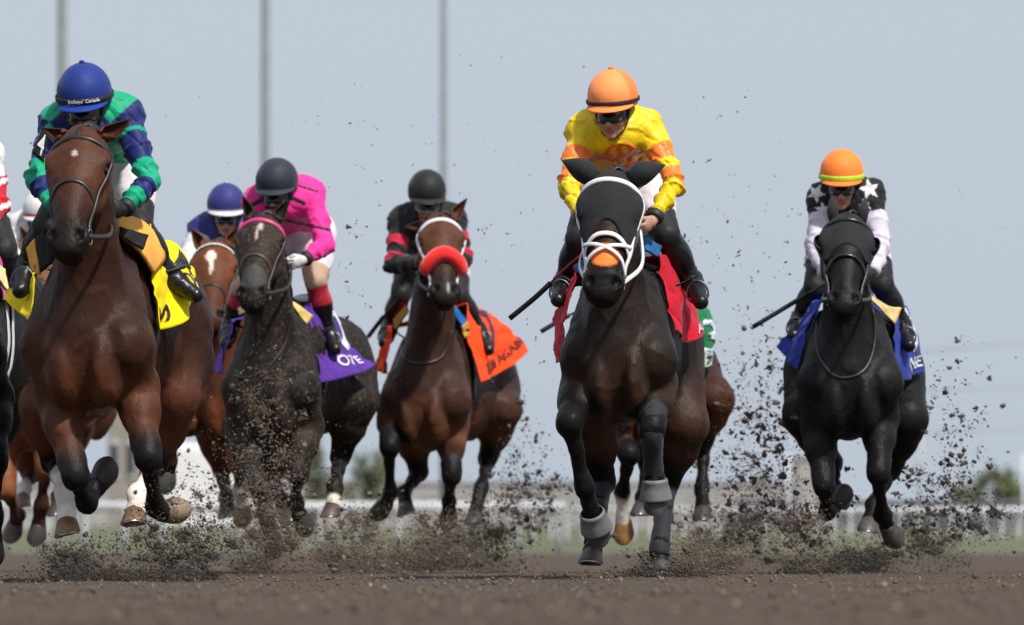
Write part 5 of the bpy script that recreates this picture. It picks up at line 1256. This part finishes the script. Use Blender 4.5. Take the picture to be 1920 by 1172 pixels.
# ---- whips
build_whip(BUILT['hooded'], dict(label='whip with red shaft and black flap held by the yellow jockey', pts=[(1092, 478, .2), (1064, 500, .15), (1010, 552, .1), (956, 597, .05)], col=(.30, .012, .03), split=.52, pw=.028))
build_whip(BUILT['hidden'], dict(label='thin dark whip poking out left of the red cloth', pts=[(1092, 580, .1), (1060, 595, .1), (1014, 622, .1)], col=(.012, .012, .014), split=.4, pw=.03))
build_whip(BUILT['black'], dict(label='dark whip held by the jockey with the stars', pts=[(1552, 530, .2), (1520, 548, .15), (1412, 613, .1)], col=(.03, .03, .032), split=.55, pw=.028))
build_whip(BUILT['roll'], dict(label='dark whip beside the boot of the jockey in black', pts=[(745, 562, .1), (722, 590, .0), (690, 632, -.1)], col=(.012, .012, .014), split=.5, pw=.03))
# ------------------------------------------------------------------ flying dirt
def plume(px, py, sx, sy, Y, n, r0, mt, name, label, ncl=14, clump=.22, power=1.0, dep=.5, lo=True):
    """clumpy spray: cluster centres over an oval of the picture plane at distance Y, with real depth"""
    cl = RNG.normal(0, 1, (ncl, 2)) * .55
    w = cl[RNG.integers(0, ncl, n)] + RNG.normal(0, clump, (n, 2)); keep = RNG.random(n) < .3; w[keep] = RNG.normal(0, .7, (keep.sum(), 2))
    y = py + w[:, 1] * sy; x = px + w[:, 0] * sx; D_ = Y + RNG.normal(0, dep, n)
    P = np.stack([(x - 960) / FPX * D_, D_, CAMH + (HORY - y) / FPX * D_], 1); P[:, 2] = np.abs(P[:, 2] - .01) + .005
    r_ = np.minimum(RNG.gamma(1.5, r0 / 1.5, n) + .0015, r0 * 5)
    o = clods(name, P, r_, mt, lo); tag(o, label, 'dirt', kind='stuff'); return o
D1, D2 = M['dirtclod'], M['dirtdark']
def cloud(name, label, specs, mt, lo=True):
    Cs, Rs = [], []
    for px, py, sx, sy, Y, n, r0, ncl, clump in specs:
        cl = RNG.normal(0, 1, (ncl, 2)) * .6; dc = RNG.normal(0, .45, ncl); spread = RNG.uniform(.3, 1.4, ncl)
        low = py > 940
        if low: py, sy, clump = py - 10, sy * 1.2, clump * .8
        for cnt, rr, wide, shape in (((int(n * 2.5), .0019, 1.5, 2.5), (int(n * .14), r0 * .75, 1.15, 1.1)) if low else ((int(n * 1.6), .0024, 1.2, 2.0), (int(n * .6), r0 * .46, .95, 1.1))):
            i = RNG.integers(0, ncl, cnt)
            w = cl[i] + RNG.normal(0, 1, (cnt, 2)) * clump * wide * spread[i][:, None]; k_ = RNG.random(cnt) < .22; w[k_] = RNG.normal(0, .75, (k_.sum(), 2))
            D_ = Y + dc[i] + RNG.normal(0, .12, cnt); x = px + w[:, 0] * sx; y = py + w[:, 1] * sy
            P = np.stack([(x - 960) / FPX * D_, D_, CAMH + (HORY - y) / FPX * D_], 1); P[:, 2] = np.abs(P[:, 2] - .015) + .01
            Cs.append(P); Rs.append(np.minimum(RNG.gamma(shape, rr / shape, cnt) + .0010, rr * 3.2))
    o = clods(name, np.concatenate(Cs[1::2]), np.concatenate(Rs[1::2]), mt, False); tag(o, label, 'dirt', kind='stuff')
    o2 = clods('dust', np.concatenate(Cs[0::2]), np.concatenate(Rs[0::2]), mt, 'tetra'); return tag(o2, 'fine dust of the ' + label.replace(' of dirt', ''), 'dust', kind='stuff')
cloud('kicked_dirt', 'low dark spray of dirt thrown up under the nearest bay', [(150, 1064, 60, 30, 31, 1700, .006, 16, .22), (330, 1050, 90, 44, 31.5, 2600, .006, 22, .2), (300, 1000, 60, 60, 31, 500, .006, 14, .2), (200, 1085, 120, 8, 31, 1500, .005, 20, .3)], D2)
cloud('kicked_dirt', 'brown dirt cloud around the legs of the dirt spattered horse', [(500, 1040, 60, 36, 38.5, 3000, .006, 20, .25), (515, 900, 66, 100, 38.6, 1700, .006, 40, .16), (510, 740, 60, 60, 39.6, 500, .006, 30, .1), (640, 1040, 50, 40, 39, 2200, .006, 16, .22), (360, 930, 40, 60, 39, 260, .008, 20, .1), (480, 960, 110, 50, 38.5, 1200, .006, 30, .2)], D1)
cloud('kicked_dirt', 'grey brown dirt cloud under the horse with the red noseband', [(820, 1025, 90, 42, 42, 5200, .006, 30, .22), (760, 1060, 130, 22, 41, 3200, .005, 30, .2), (930, 1010, 60, 60, 42, 1800, .007, 30, .16), (690, 1000, 40, 60, 41, 900, .007, 14, .2)], D1)
cloud('kicked_dirt', 'thin spray of dirt flecks rising behind the orange cloth', [(975, 880, 45, 90, 44, 420, .010, 40, .12), (1010, 960, 60, 45, 44, 1500, .008, 40, .14)], D2)
cloud('kicked_dirt', 'dense brown dirt spray between the leader and the black horse', [(1340, 1020, 60, 45, 42.5, 3000, .006, 40, .18), (1400, 950, 70, 80, 41, 1700, .008, 60, .13), (1430, 850, 70, 110, 40, 900, .011, 70, .1), (1420, 720, 60, 90, 41, 420, .010, 60, .1), (1480, 1010, 80, 42, 39, 3200, .007, 40, .18), (1290, 1060, 90, 20, 37, 2600, .005, 30, .2)], D1)
cloud('kicked_dirt', 'dark dirt puff where the leader plants its hind hoof', [(1240, 1082, 55, 9, 34.6, 1500, .005, 20, .25), (1215, 1065, 16, 16, 34.6, 160, .006, 10, .2)], D2)
cloud('kicked_dirt', 'dark dirt spray beneath the black horse', [(1620, 1058, 50, 26, 39.4, 2600, .006, 22, .22), (1560, 1066, 90, 18, 38.5, 1800, .005, 24, .2), (1730, 1020, 70, 38, 41.5, 2400, .007, 36, .18)], D2)
cloud('kicked_dirt', 'loose clods flying to the right of the black horse', [(1800, 860, 50, 110, 40, 420, .012, 60, .10), (1760, 930, 80, 50, 40, 700, .010, 50, .12), (1840, 980, 70, 40, 40, 700, .009, 40, .14), (1790, 700, 60, 60, 40, 60, .011, 24, .06)], D2)
cloud('kicked_dirt', 'sparse dirt specks hanging in the air above the field', [(900, 420, 700, 260, 40, 200, .0055, 140, .02), (1400, 520, 160, 160, 40, 110, .008, 60, .03), (640, 480, 60, 120, 40, 40, .009, 24, .04)], D2)
# fist-sized clods one can tell apart
big = [(360, 790, 39), (352, 945, 38), (345, 1000, 37), (1300, 868, 39), (1470, 870, 40), (1440, 690, 40), (1830, 765, 39.5), (1880, 760, 40), (1855, 710, 40), (1745, 765, 39.5), (1735, 810, 39.5), (955, 800, 43.5), (880, 122, 38), (1150, 1005, 36), (560, 965, 38), (1795, 640, 40), (1020, 915, 43), (640, 955, 39.5), (1590, 880, 40.5), (1510, 905, 40)]
for i, (px, py, Y) in enumerate(big):
    b_ = W(px, py, Y); n = 14 if py > 300 else 1; rad = .009 if py > 300 else .007
    o = clods('dirt_clod', b_ + RNG.normal(0, rad * .62, (n, 3)) * (1.5, 1, .9), RNG.uniform(.5, 1.1, n) * rad, D1 if i % 2 else D2)
    tag(o, 'ragged clod of dirt flying through the air', 'dirt clod', 'flying clods of dirt')
